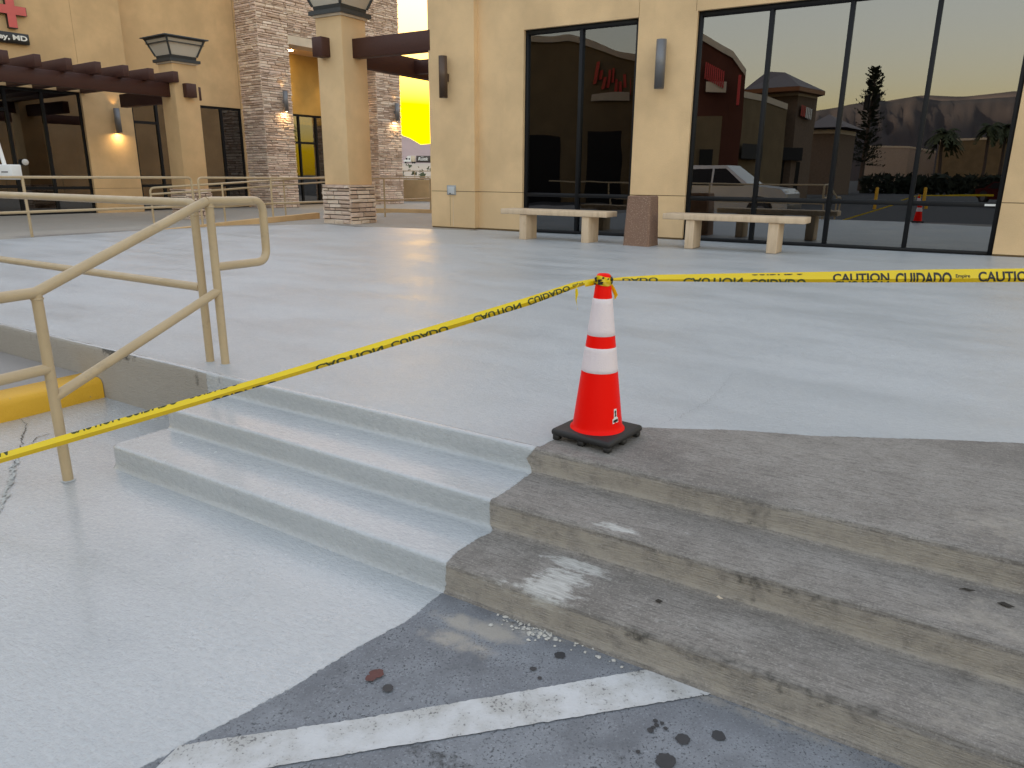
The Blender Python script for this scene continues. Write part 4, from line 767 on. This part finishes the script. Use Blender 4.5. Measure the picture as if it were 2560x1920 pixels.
RG = [('DADO', 1556, 1645, -.2, .62, 0, .68, True, I2, BW), (CT, 1709, 1857, -.45, .50, 0, .55, True, I2, BW), (CD, 1875, 2017, -.62, .34, 0, .4, True, I2, BW), (CD, 1876, 2012, .72, 1.6, .72, .84, False, I1, BW),
      (CT, 2082, 2225, .02, .80, .20, .84, False, I1, BW), (CT, 2085, 2225, -.8, .13, 0, .15, True, I2, BW), (CD, 2241, 2381, -.18, .78, .06, .84, False, I1, BW), ('Empire', 2391, 2426, .28, .62, 0, 1, False, I1, .02), (CT, 2447, 2594, .04, .80, .04, .84, False, I1, BW), (CD, 2610, 2750, .02, .80, .02, .84, False, I1, BW)]
tr_ = ribbon('yellow caution tape stretched from the cone to the right edge', rx, rdep, [.010, .016, .028, .037, .044, .052, .054, .055], .6, RG, fold=.30)
# wraps, knot and loose ends at the cone top
wr = thing('tape_wrap', 'caution tape wrapped and knotted around the cone top', 'tape', TKN); rr_ = lambda z: rz(z)+.0025
for k, (za, zb_, mt) in enumerate(((.693, .713, MT['tape']), (.679, .697, MT['tape_shade']))):
    m = MB(); V = []; n = 60
    for i in range(n+1):
        a = 2*math.pi*i/n; w_ = .004*math.sin(a*2+k)
        for z in np.linspace(za, zb_, 4): r_ = rr_(z+w_)+.002*(1+math.sin(a*7+z*300+k))*.6+.0012*k; V.append(CC+np.array([math.cos(a)*r_, math.sin(a)*r_, z+w_]))
    m.add(V, [(i*4+j, (i+1)*4+j, (i+1)*4+j+1, i*4+j+1) for i in range(n) for j in range(3)], True); m.build('wrap', mt, wr)
m = MB()
for i in range(26):
    a = sa-rad(47)+rad(random.uniform(-95, 95)); z = random.uniform(.682, .709); r_ = rr_(z)+.0062; h = random.uniform(.003, .0055); da = random.uniform(.08, .2)
    m.add([CC+np.array([math.cos(a+x)*r_, math.sin(a+x)*r_, z+y]) for x, y in ((-da, -h), (da, -h*.6), (da*.8, h), (-da, h*.7))], [(0, 1, 2, 3)])
m.build('wrap_print', MT['ink'], wr)
def strip(name, px, dep, ws, mt, par, tw=0.):
    P = gpath(px, dep); m = MB(); V = []
    for i, p in enumerate(P):
        d = P[min(i+1, len(P)-1)]-P[max(i-1, 0)]; o = p-CAM; w = np.cross(o, d); w /= np.linalg.norm(w); o /= np.linalg.norm(o); a = tw*i
        w = w*math.cos(a)+o*math.sin(a); V += [p+w*ws[i]/2, p-o*ws[i]*.18, p-w*ws[i]/2]
    n = len(P); m.add(V, [(i*3+j, i*3+j+1, (i+1)*3+j+1, (i+1)*3+j) for i in range(n-1) for j in range(2)], True); return m.build(name, mt, par)
strip('loose_end', [(1462, 712), (1480, 708), (1492, 706)], [3.02, 3.03, 3.05], [.016, .020, .012], MT['tape'], wr)
strip('loose_end', [(1522, 703), (1528, 712), (1534, 724), (1540, 738), (1537, 748)], [3.05, 3.04, 3.03, 3.03, 3.03], [.006, .012, .018, .022, .008], MT['tape'], wr, .25)
ks = MB(); ks.tube([TKN+np.array([.030, -.012, .0]), TKN+np.array([.034, -.016, .006]), TKN+np.array([.039, -.014, .0])], [.006, .010, .005], 8); ks.build('knot', MT['ink'], wr)
st_ = strip('tape_shred', [(1441, 722), (1442, 735), (1440, 750), (1443, 765), (1444, 774)], [3.03]*5, [.010, .014, .009, .008, .004], MT['tape'], wr, .5)
strip('tape_shred', [(1448, 709), (1443, 715), (1441, 723)], [3.045, 3.035, 3.03], [.003, .003, .003], MT['tape'], wr)

# ------------------------------------------------------------------ beyond the passage
HZm = plain('mountain_rock', (.36, .26, .24), .95, 0, .25, .002, .004, 8.)
def ridge(name, az0, az1, dist, tops, dep=1500, n=90, seed=1, mat=HZm, org=CAM):
    rs = np.random.default_rng(seed); az = np.linspace(az0, az1, n); el = np.interp(az, [a for a, _ in tops], [e for _, e in tops]); el = el+np.convolve(rs.normal(0, .22, n+8), np.ones(5)/5, 'same')[4:n+4]*.10
    m = MB(); V = []; R_ = 21
    from mathutils import noise as mn
    for i in range(n):
        for j in range(R_):
            f_ = j/(R_-1); d = dist+dep*(f_-.5)*2*(1 if True else 0); h = math.tan(rad(el[i]))*dist+org[2]; k = (1-abs(f_*2-1))**.8; z = -5+(h+5)*k*(1-.30*min(1, abs(f_-.5)*5)*abs(mn.fractal(Vector((az[i]*.7, f_*5., seed*3.1)), 1., 2., 5))); a = rad(az[i])
            V.append((org[0]+math.sin(a)*d, org[1]+math.cos(a)*d, z))
    m.add(V, [(i*R_+j, (i+1)*R_+j, (i+1)*R_+j+1, i*R_+j+1) for i in range(n-1) for j in range(R_-1)], True); return struct(m.build(name, mat))
ridge('mountain', -40, 30, 7000, [(-40, 3.2), (-18, 3.6), (-12, 3.3), (-9, 3.05), (-8, 2.85), (-7, 2.25), (-6.3, 2.3), (-4, 2.6), (10, 2.4), (30, 2)], seed=4)
# desert shoulder carrying the highway
m = MB(); V = []
for d, z in ((120, -.02), (200, 1.2), (330, 5.2), (385, 6.6), (392, 7.6), (420, 7.6), (430, 6.5), (900, 3)):
    for a in np.linspace(-28, 14, 30): V.append((math.sin(rad(a))*d, math.cos(rad(a))*d, z+.15*math.sin(a*3+d)))
m.add(V, [(j*30+i, j*30+i+1, (j+1)*30+i+1, (j+1)*30+i) for j in range(7) for i in range(29)], True); struct(m.build('desert_slope', plain('desert_soil', (.40, .34, .27), .95, 0, .2, .05)))
# brush on the slope
bush = plain('desert_brush', (.075, .085, .045), .95, 0, .4, 3); m = MB()
for i in range(60):
    a = random.uniform(-14, -2); d = random.uniform(130, 370); z = np.interp(d, [120, 200, 330, 385], [0, 1.2, 5.2, 6.6]); c = np.array([math.sin(rad(a))*d, math.cos(rad(a))*d, z]); r_ = random.uniform(.4, 1.3)
    for k in range(7): e_ = c+np.array([random.gauss(0, r_*.4), random.gauss(0, r_*.4), random.uniform(.1, r_*.8)]); m.add([e_+np.array([random.gauss(0, r_*.4) for _ in range(3)]) for _ in range(3)], [(0, 1, 2)])
struct(m.build('desert_brush', bush), 'stuff')
lw = onz(1009, 502, .1); lw2 = onz(1090, 503, .1); dv = (lw2-lw)/np.linalg.norm(lw2-lw); nv = np.array([-dv[1], dv[0], 0]); m = MB(); m.box(lw, dv, nv, UZ, (-8, 8), (0, .25), (-.3, 1.14)); tag(m.build('garden_wall', MT['stucco2']), 'low tan stucco wall at the far end of the passage', 'wall')
w0 = lw+nv*2.2; rail('small far railing above the low wall at the end of the passage', [(w0+dv*x, w0+dv*x+UZ*1.62) for x in (-1.4, .12, 1.42)], [('top_rail', [w0+dv*-1.4+UZ*1.62, w0+dv*1.42+UZ*1.62, w0+dv*1.42+UZ*1.0], .08), ('mid_rail', [w0+dv*-1.4+UZ*1.30, w0+dv*1.42+UZ*1.30], 0)], .024)
# semi truck on the highway
td = 404; q = ray(1009, 404); q = q/q[1]*td; tp = np.array([q[0], td, 7.65]); ex = np.array([1., 0, 0]); TR = thing('semi_truck', 'white semi truck with a dark lettered trailer on the far highway', 'truck', tp)
def tx(nm, mt, x, y, z, bev=.06): m = MB(); m.box(tp, ex, np.array([0, -1., 0]), UZ, x, y, z); return m.build(nm, mt, TR, bev, 1)
m = MB(); pf = [(0.2, .9), (.2, 1.7), (1.0, 1.95), (1.9, 3.3), (2.4, 3.9), (4.0, 4.0), (4.0, .9)]; m.prism([tp+ex*x+np.array([0, 1.2, z]) for x, z in pf], [tp+ex*x+np.array([0, -1.2, z]) for x, z in pf]); m.build('cab', MT['white'], TR)
tx('windscreen', MT['frame'], (1.35, 2.3), (1.19, 1.215), (2.0, 2.9)); tx('side_window', MT['frame'], (2.9, 3.6), (1.19, 1.215), (2.0, 2.8)); tx('sleeper', MT['cream'], (4.02, 6.2), (-1.2, 1.2), (.9, 4.0))
trl_ = tx('trailer', plain('dark_trailer', (.065, .05, .042), .6), (6.9, 22), (-1.25, 1.25), (1.1, 4.05)); tx('trailer_front', MT['white'], (6.78, 6.9), (-1.25, 1.25), (1.1, 4.05)); tx('chassis', MT['black'], (.6, 22), (-.9, .9), (.6, 1.05))
for x in (1.2, 5.0, 6.0, 18.5, 19.8):
    m = MB(); m.lathe((0, 0, 0), [(0, -.15), (.4, -.15), (.52, -.1), (.52, .1), (.4, .15), (0, .15)], 20); m.v = [(tp[0]+x+a, tp[1]-1.1+c, tp[2]+.53+b) for a, b, c in m.v]; m.build('wheel', MT['rubber'], TR)
for body, x0, x1, z0_, z1_, sh in (('The', 9.4, 11.0, 3.3, 3.75, .3), ('Rustik', 7.9, 13.3, 1.6, 3.3, .3)):
    tv, tf, _ = text_mesh(body, .02, sh); m = MB(); m.add([tp+ex*(x0+(x1-x0)*p[0])+np.array([0, -1.262, z0_+(z1_-z0_)*p[1]]) for p in tv], tf); m.build('lettering', MT['white'], trl_)

# ------------------------------------------------------------------ behind the camera (seen in the glass)
CMm = CAM+2*(FK-CAM@FN)*FN                                # mirror image of the camera in the facade
def pol(az, L, z=0): return np.array([CMm[0]+math.sin(rad(az))*L, CMm[1]+math.cos(rad(az))*L, z])
def hgt(el, L): return CAM[2]+math.tan(rad(el))*L
def block(name, label, cat, pts, z, mat):
    """wall with thickness along a ground polyline, tops given"""
    t = thing(name, label, cat, pts[len(pts)//2]); m = MB(); n = len(pts); ce = np.mean([p for p in pts], 0); back = (ce-CMm)*np.array([1, 1, 0]); back = back/np.linalg.norm(back)*9
    fr = [p*np.array([1, 1, 0])-UZ*.2 for p in pts]; tp_ = [p*np.array([1, 1, 0])+UZ*h for p, h in zip(pts, z)]; V = fr+tp_+[p+back for p in fr]+[p+back for p in tp_]
    Fc = [(i, i+1, n+i+1, n+i) for i in range(n-1)]+[(n+i, n+i+1, 3*n+i+1, 3*n+i) for i in range(n-1)]+[(0, n, 3*n, 2*n), (n-1, 3*n-1, 4*n-1, 2*n-1)]; m.add(V, Fc); m.build('wall', mat, t)
    d = back/9; m = MB()
    for i in range(n-1): a, b = tp_[i], tp_[i+1]; m.add([a-d*.15-UZ*.3, b-d*.15-UZ*.3, b-d*.15+UZ*.08, a-d*.15+UZ*.08, a+UZ*.08+d*.3, b+UZ*.08+d*.3], [(0, 1, 2, 3), (3, 2, 5, 4)])
    m.build('cornice', MT['cream'], t); return t, d
def onwall(t, nm, mat, pts, z0_, z1_, out, bev=0):
    d = (pts[0]+pts[1])/2-CMm; d = d*np.array([1, 1, 0]); d /= np.linalg.norm(d); a, b = pts; m = MB(); lo = [a-d*out, b-d*out, b+d*.05, a+d*.05]; m.prism([p*np.array([1, 1, 0])+UZ*z0_ for p in lo], [p*np.array([1, 1, 0])+UZ*z1_ for p in lo]); return m.build(nm, mat, t)
def seg(az0, az1, p, q, azs, Ls): # points on the line between (az0,L0),(az1,L1)
    return None
brown = stucco('brown_stucco', (.115, .04, .025)); tanb = stucco('tan_stucco_rear', (.20, .145, .08)); redl = plain('red_letters', (.5, .03, .03), .4); stonb = plain('stone_rear', (.17, .12, .085), .9, 0, .35, 6); roofm = plain('brown_metal_roof', (.10, .06, .05), .5); awn = plain('black_awning', (.015, .015, .016), .8)
# tan gallery left in the first window
L1_ = 50; pts = [pol(a, L) for a, L in ((-106, 52), (-113, 51), (-118.5, 50), (-121, 49.5), (-124, 49), (-127.6, 48.5))]; t, d = block('tan_shop_row', 'tan shop with curved parapet and red script sign seen only in the glass', 'building', pts, [hgt(e, L) for e, L in ((9.9, 52), (9.9, 51), (9.7, 50), (9.6, 49.5), (8.9, 49), (7.9, 48.5))], tanb)
on = lambda a, L: pol(a, L)
onwall(t, 'shop_window', MT['frame'], (on(-117.2, 50.2), on(-120.6, 49.6)), 0, 4.0, .06); onwall(t, 'shop_window', MT['frame'], (on(-122.6, 49.2), on(-125.0, 48.9)), 0, 4.4, .06)
for i in range(9): a = -122.9-i*.30; onwall(t, 'sign_letter', redl, (on(a, 49.0), on(a-.20, 48.9)), 7.2-.10*i+.3*math.sin(i*2.), 8.0-.10*i+.35*math.cos(i*1.7), .15)
onwall(t, 'sign_panel', MT['cream'], (on(-123.0, 49.0), on(-125.4, 48.8)), 6.0, 6.5, .15)
# brown shop
pts = [pol(a, L) for a, L in ((-126.2, 46), (-128.5, 46.8), (-130.5, 47.5), (-131.8, 48), (-132.6, 48.4), (-133.6, 48.8))]; t, d = block('brown_shop', 'red brown shop with sloping parapet and red sign seen in the wide window', 'building', pts, [hgt(e, L) for e, L in ((11.2, 46), (10.6, 46.8), (9.6, 47.5), (8.9, 48), (8.5, 48.4), (7.3, 48.8))], brown)
for i in range(10): a = -130.75-i*.14; onwall(t, 'sign_letter', redl, (on(a, 47.4), on(a-.09, 47.4)), hgt(6.9-.10*i*.7, 47), hgt(8.0-.10*i*.7, 47), .2)
onwall(t, 'sign_panel', MT['cream'], (on(-130.9, 47.4), on(-132.3, 47.6)), hgt(6.0, 47), hgt(6.7, 47), .2); onwall(t, 'sign_blade', redl, (on(-133.1, 48), on(-133.3, 48)), hgt(5.0, 48), hgt(7.0, 48), .5)
onwall(t, 'entry_bay', tanb, (on(-130.2, 47.4), on(-132.2, 47.9)), 0, hgt(4.4, 47), .05); onwall(t, 'shop_window', MT['frame'], (on(-130.8, 47.4), on(-131.9, 47.9)), 0, 3.2, .1)
# low tan shop then stone corner tower with hip roof
pts = [pol(a, L) for a, L in ((-133.3, 50), (-135, 54), (-136.6, 58))]; t, d = block('tan_link_shop', 'low tan shop between the brown shop and the stone corner shop, reflected', 'building', pts, [hgt(e, L) for e, L in ((5.95, 50), (5.6, 54), (5.0, 58))], tanb); onwall(t, 'awning', awn, (on(-133.8, 50.5), on(-135.2, 54)), 2.7, 3.6, .9)
pts = [pol(a, L) for a, L in ((-134.4, 61), (-137.2, 60), (-138.5, 63))]; t, d = block('stone_corner_shop', 'stone corner shop with brown hip roof and red and white sign, reflected', 'building', pts, [hgt(5.9, 60)]*3, stonb)
R0 = [pol(-133.6, 60), pol(-137.25, 58.6), pol(-138.95, 62.5), pol(-135.8, 72)]; zr = hgt(6.1, 60); ap = [pol(-135.0, 65, hgt(7.6, 62)), pol(-136.2, 65, hgt(7.5, 62))]; m = MB(); rg_ = [p*np.array([1, 1, 0])+UZ*zr for p in R0]
m.add(rg_+ap, [(0, 1, 5, 4), (1, 2, 5), (2, 3, 4, 5), (3, 0, 4), (3, 2, 1, 0)]); m.build('roof', roofm, t); m = MB(); m.prism([p-UZ*.3 for p in rg_], [p-UZ*.01 for p in rg_]); m.build('fascia', plain('copper_fascia', (.24, .09, .03), .5), t)
for i in range(7): a = -137.5-i*.11; onwall(t, 'sign_letter', redl if i < 3 else MT['white'], (on(a, 60.4+i*.2), on(a-.07, 60.5+i*.2)), hgt(4.3-.03*i, 60), hgt(5.0-.03*i, 60), .25)
onwall(t, 'awning', awn, (on(-136.5, 60.1), on(-137.9, 61)), 2.8, 3.7, .8); onwall(t, 'shop_window', MT['frame'], (on(-136.6, 60.1), on(-137.8, 61)), 0, 2.7, .06)
pts = [pol(-138.4, 82), pol(-140.2, 82), pol(-141.2, 86)]; t, d = block('far_stone_shop', 'lower stone shop with hip roof beyond the stone corner shop, reflected', 'building', pts, [hgt(3.3, 82)]*3, stonb); m = MB(); rg_ = [q*np.array([1, 1, 0])+UZ*hgt(3.45, 82) for q in (pol(-137.8, 81), pol(-140.6, 80.5), pol(-141.7, 86), pol(-139.5, 95))]; m.add(rg_+[pol(-139.4, 88, hgt(4.5, 85))], [(0, 1, 4), (1, 2, 4), (2, 3, 4), (3, 0, 4)]); m.build('roof', roofm, t)
pts = [pol(-142, 180), pol(-144.6, 180), pol(-146.2, 182)]; block('warehouse', 'long pale warehouse far behind, reflected right of the pine mast', 'building', pts, [hgt(2.3, 180), hgt(2.2, 180), hgt(1.9, 180)], plain('pale_wall', (.4, .32, .26), .9)); pts = [pol(-146.3, 170), pol(-150, 170), pol(-153, 172)]; block('strip_mall', 'long tan strip mall far behind, reflected at the right', 'building', pts, [hgt(2.6, 170), hgt(2.7, 170), hgt(2.7, 170)], tanb)
# hills behind
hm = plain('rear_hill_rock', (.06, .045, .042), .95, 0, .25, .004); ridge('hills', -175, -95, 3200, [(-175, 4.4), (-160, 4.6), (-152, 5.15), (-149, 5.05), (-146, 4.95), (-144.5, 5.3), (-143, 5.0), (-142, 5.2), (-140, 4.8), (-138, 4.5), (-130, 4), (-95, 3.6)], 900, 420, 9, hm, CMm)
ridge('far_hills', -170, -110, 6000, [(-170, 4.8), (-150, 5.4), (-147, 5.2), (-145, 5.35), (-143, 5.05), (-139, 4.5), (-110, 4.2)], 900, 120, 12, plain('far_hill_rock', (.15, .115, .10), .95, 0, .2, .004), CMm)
# mast dressed as a pine, palms
green = plain('pine_green', (.02, .028, .016), .9, 0, .4, 3); bark = plain('bark', (.07, .05, .04), .9); pg = plain('palm_green', (.05, .065, .025), .8, 0, .4, 3)
def pine(label, c, H):
    t = thing('pine_mast', label, 'mast', c); m = MB(); m.tube([c, c+UZ*H*.97], [.34, .14], 8); m.build('trunk', bark, t); m = MB()
    for k in range(330):
        f_ = random.random(); z = H*(.22+.78*f_)
        if .60 < f_ < .66 or .36 < f_ < .40: continue
        a = random.uniform(0, 6.28); L_ = (.5+1.9*(1-f_)**.6)*random.uniform(.35, 1.15); d = np.array([math.cos(a), math.sin(a), random.uniform(-.15, .75)]); e_ = np.array([-d[1], d[0], 0]); p0 = c+UZ*z
        m.add([p0, p0+d*L_*.5+UZ*.04, p0+d*L_, p0+d*L_*.5-UZ*.05], [(0, 1, 2, 3)])
        for j in range(4): p = p0+d*L_*(.4+.2*j); w = random.uniform(.12, .34); m.add([p, p+e_*w+d*.15+UZ*random.uniform(-.1, .3), p+d*.28+UZ*random.uniform(.05, .35), p-e_*w+d*.12+UZ*random.uniform(-.1, .25)], [(0, 1, 2, 3)])
    m.build('crown', green, t)
    for a in (0, 1.6, 3.1, 4.7): q = c+UZ*H*.74+np.array([math.cos(a), math.sin(a), 0])*.8; m = MB(); m.box(q, (1, 0, 0), (0, 1, 0), UZ, (-.22, .22), (-.22, .22), (-.9, .9)); m.build('antenna', awn, t)
    q = c+np.array([-1.6, .8, 0]); m = MB(); m.tube([q, q+UZ*H*.52], .14, 8); m.build('side_mast', bark, t)
def palm(label, c, H, R_=1.9):
    t = thing('palm_tree', label, 'palm tree', c, 'palm trees around the lot'); m = MB(); m.tube([c+np.array([.05*math.sin(i), .05*math.cos(i*1.3), H*i/6]) for i in range(7)], [.26, .22, .2, .19, .18, .18, .2], 8); m.build('trunk', bark, t); m = MB(); top = c+UZ*H
    for k in range(34):
        a = random.uniform(0, 6.28); up = random.uniform(-.5, 1.); P0 = top; d = np.array([math.cos(a), math.sin(a), 0]); e_ = np.array([-d[1], d[0], 0]); pr = [top+d*R_*s*(.6+.4*(1-abs(up)))+UZ*R_*(up*s-.75*s*s) for s in np.linspace(0, 1, 7)]
        for j in range(6):
            for sg in (-1, 1): w = R_*.30*(1-(j/6)**2)+.04; m.add([pr[j], pr[j+1], pr[j+1]+e_*sg*w*.9-UZ*w*.5+d*w*.4, pr[j]+e_*sg*w*.15-UZ*.04], [(0, 1, 2, 3)])
    m.build('crown', pg, t)
pine('pine shaped mobile mast against the hills, seen in the wide window', pol(-141.9, 118), hgt(7.0, 118)); palm('short palm reflected before the far strip mall', pol(-146.5, 105), hgt(3.0, 105), 2.4); palm('tall thin palm reflected at the right end of the wide window', pol(-149.0, 120), hgt(3.3, 120), 2.0); palm('tall palm twin right of the thin palm in the glass', pol(-149.9, 124), hgt(3.2, 124), 2.0)
pq = lpt(8.9, RB, 0); rr0 = pq-CAM; rr0[2] = 0; Lq = np.linalg.norm(rr0); rr0 /= Lq; rf = rr0-2*(rr0@LM)*LM; palm('palm tree mirrored in the glazed tower doors', pq+rf*26+LB*.2, 6.0, 1.7); palm('low palm mirrored in the lower left of the tower doors', pq+rf*18-LB*.7, 2.2, 1.6)
# hedge along the lot behind
m = MB()
for i in range(2600):
    a = random.uniform(-142, -153); L = random.uniform(96, 99); p = pol(a, L, random.uniform(0, 1.9)); m.add([p+np.array([random.gauss(0, .28) for _ in range(3)]) for _ in range(3)], [(0, 1, 2)])
tag(m.build('hedge', green), 'dark clipped hedge along the far side of the lot, reflected', 'hedge')
# vehicles
def vehicle(name, label, cat, c, yaw, prof, wid, mat, wh, win, L_, extra=None):
    t = thing(name, label, cat, c); dx = np.array([math.cos(yaw), math.sin(yaw), 0]); dy = np.array([-dx[1], dx[0], 0]); P = lambda x, y, z: np.array(c)+dx*x+dy*y+UZ*z
    m = MB(); n = len(prof); rings = []
    for y, k, dz in ((-wid/2, .90, 0), (-wid/2+.10, 1, 0), (wid/2-.10, 1, 0), (wid/2, .90, 0)): rings.append([P(L_/2+(x-L_/2)*(.985 if k < 1 else 1), y*(1 if z < 1.05 else (1-.16*min(1, (z-1.05)/.8))), z) for x, z in prof])
    for a, b in zip(rings[:-1], rings[1:]): m.add(a+b, [(i, (i+1) % n, n+(i+1) % n, n+i) for i in range(n)], False)
    m.add(rings[0], [tuple(range(n))[::-1]]); m.add(rings[-1], [tuple(range(n))]); m.build('body', mat, t)
    for poly in win:
        for sg in (-1, 1): m = MB(); yy = lambda z: sg*(wid/2*(1-.16*min(1, max(0, z-1.05)/.8))+.006); V = [P(x, yy(z), z) for x, z in poly]; m.prism(V, [v+dy*sg*.01 for v in V]); m.build('side_window', MT['frame'], t)
    for x in wh:
        for sg in (-1, 1):
            m = MB(); m.lathe((0, 0, 0), [(0, -.12), (.24, -.12), (.36, -.10), (.38, 0), (.36, .10), (.24, .12), (0, .12)], 24); m.v = [tuple(P(x, sg*(wid/2-.10), .38)+dx*a+UZ*b+dy*cc) for a, b, cc in m.v]; w_ = m.build('wheel', MT['rubber'], t)
            m = MB(); m.lathe((0, 0, 0), [(0, .125), (.10, .128), (.22, .122)], 10); m.v = [tuple(P(x, sg*(wid/2-.10), .38)+dx*a+UZ*b+dy*sg*cc) for a, b, cc in m.v]; m.build('rim', MT['sconce'], w_)
            m = MB(); m.lathe((0, 0, 0), [(0, 0), (.44, 0)], 20); m.v = [tuple(P(x, sg*(wid/2+.004), .42)+dx*a+UZ*b) for a, b, cc in m.v]; m.build('wheel_arch', MT['black'], t)
    for sg in (-1, 1): m = MB(); m.box(P(L_-.12, sg*(wid/2-.28), .95), dx, dy, UZ, (-.10, .06), (-.22, .22), (-.10, .10)); m.build('headlight', MT['frost'], t, .03, 1)
    m = MB(); m.box(P(L_-.02, 0, .62), dx, dy, UZ, (-.04, .06), (-wid/2+.06, wid/2-.06), (-.14, .14)); m.build('bumper', MT['sconce'], t, .03, 1); return t
silver = plain('silver_paint', (.48, .49, .50), .25, .3, .03, 3)
pk = pol(-134.2, 34.0); yaw = math.atan2(*( (pol(-138.2, 29.0)-pol(-129, 30.5))[[1, 0]]))
dxp = np.array([math.cos(yaw), math.sin(yaw), 0]); vehicle('pickup_truck', 'white pickup truck parked in the lot, mirrored in the wide window', 'pickup', pol(-137.6, 29.0)-dxp*5.8, yaw, [(0, .55), (0, 1.15), (1.75, 1.18), (1.85, 1.85), (2.1, 1.95), (3.5, 1.93), (4.45, 1.25), (5.6, 1.12), (5.8, .95), (5.8, .5), (5.2, .35), (.5, .35)], 2.0, silver, (1.25, 4.85), [[(2.05, 1.2), (2.05, 1.8), (3.0, 1.82), (3.0, 1.2)], [(3.08, 1.2), (3.08, 1.82), (3.5, 1.82), (4.25, 1.22)]], 5.8)
cq = pol(-149.4, 62); vehicle('dark_sedan', 'dark red sedan parked far back, mirrored at the right of the wide window', 'car', cq, math.radians(20), [(0, .5), (0, .95), (.8, 1.0), (1.5, 1.42), (2.8, 1.44), (3.6, 1.0), (4.5, .85), (4.5, .45), (4, .3), (.4, .3)], 1.8, plain('dark_red_paint', (.10, .015, .015), .25, .3, .03), (.85, 3.65), [[(1.1, 1.0), (1.6, 1.37), (2.2, 1.38), (2.2, 1.0)], [(2.26, 1.0), (2.26, 1.38), (2.75, 1.38), (3.4, 1.0)]], 4.5)
for i, az in enumerate((-143.0, -145.9)):
    c = pol(az, 48+i*4); t = thing('bollard', ('yellow bollard', 'second yellow bollard')[i]+' standing in the lot, mirrored '+('left', 'right')[i]+' of the third mullion', 'bollard', c, 'yellow bollards in the lot'); m = MB(); m.tube([c, c+UZ*1.0, c+UZ*1.06], [.09, .09, .05], 14); m.build('post', MT['yellow'], t)
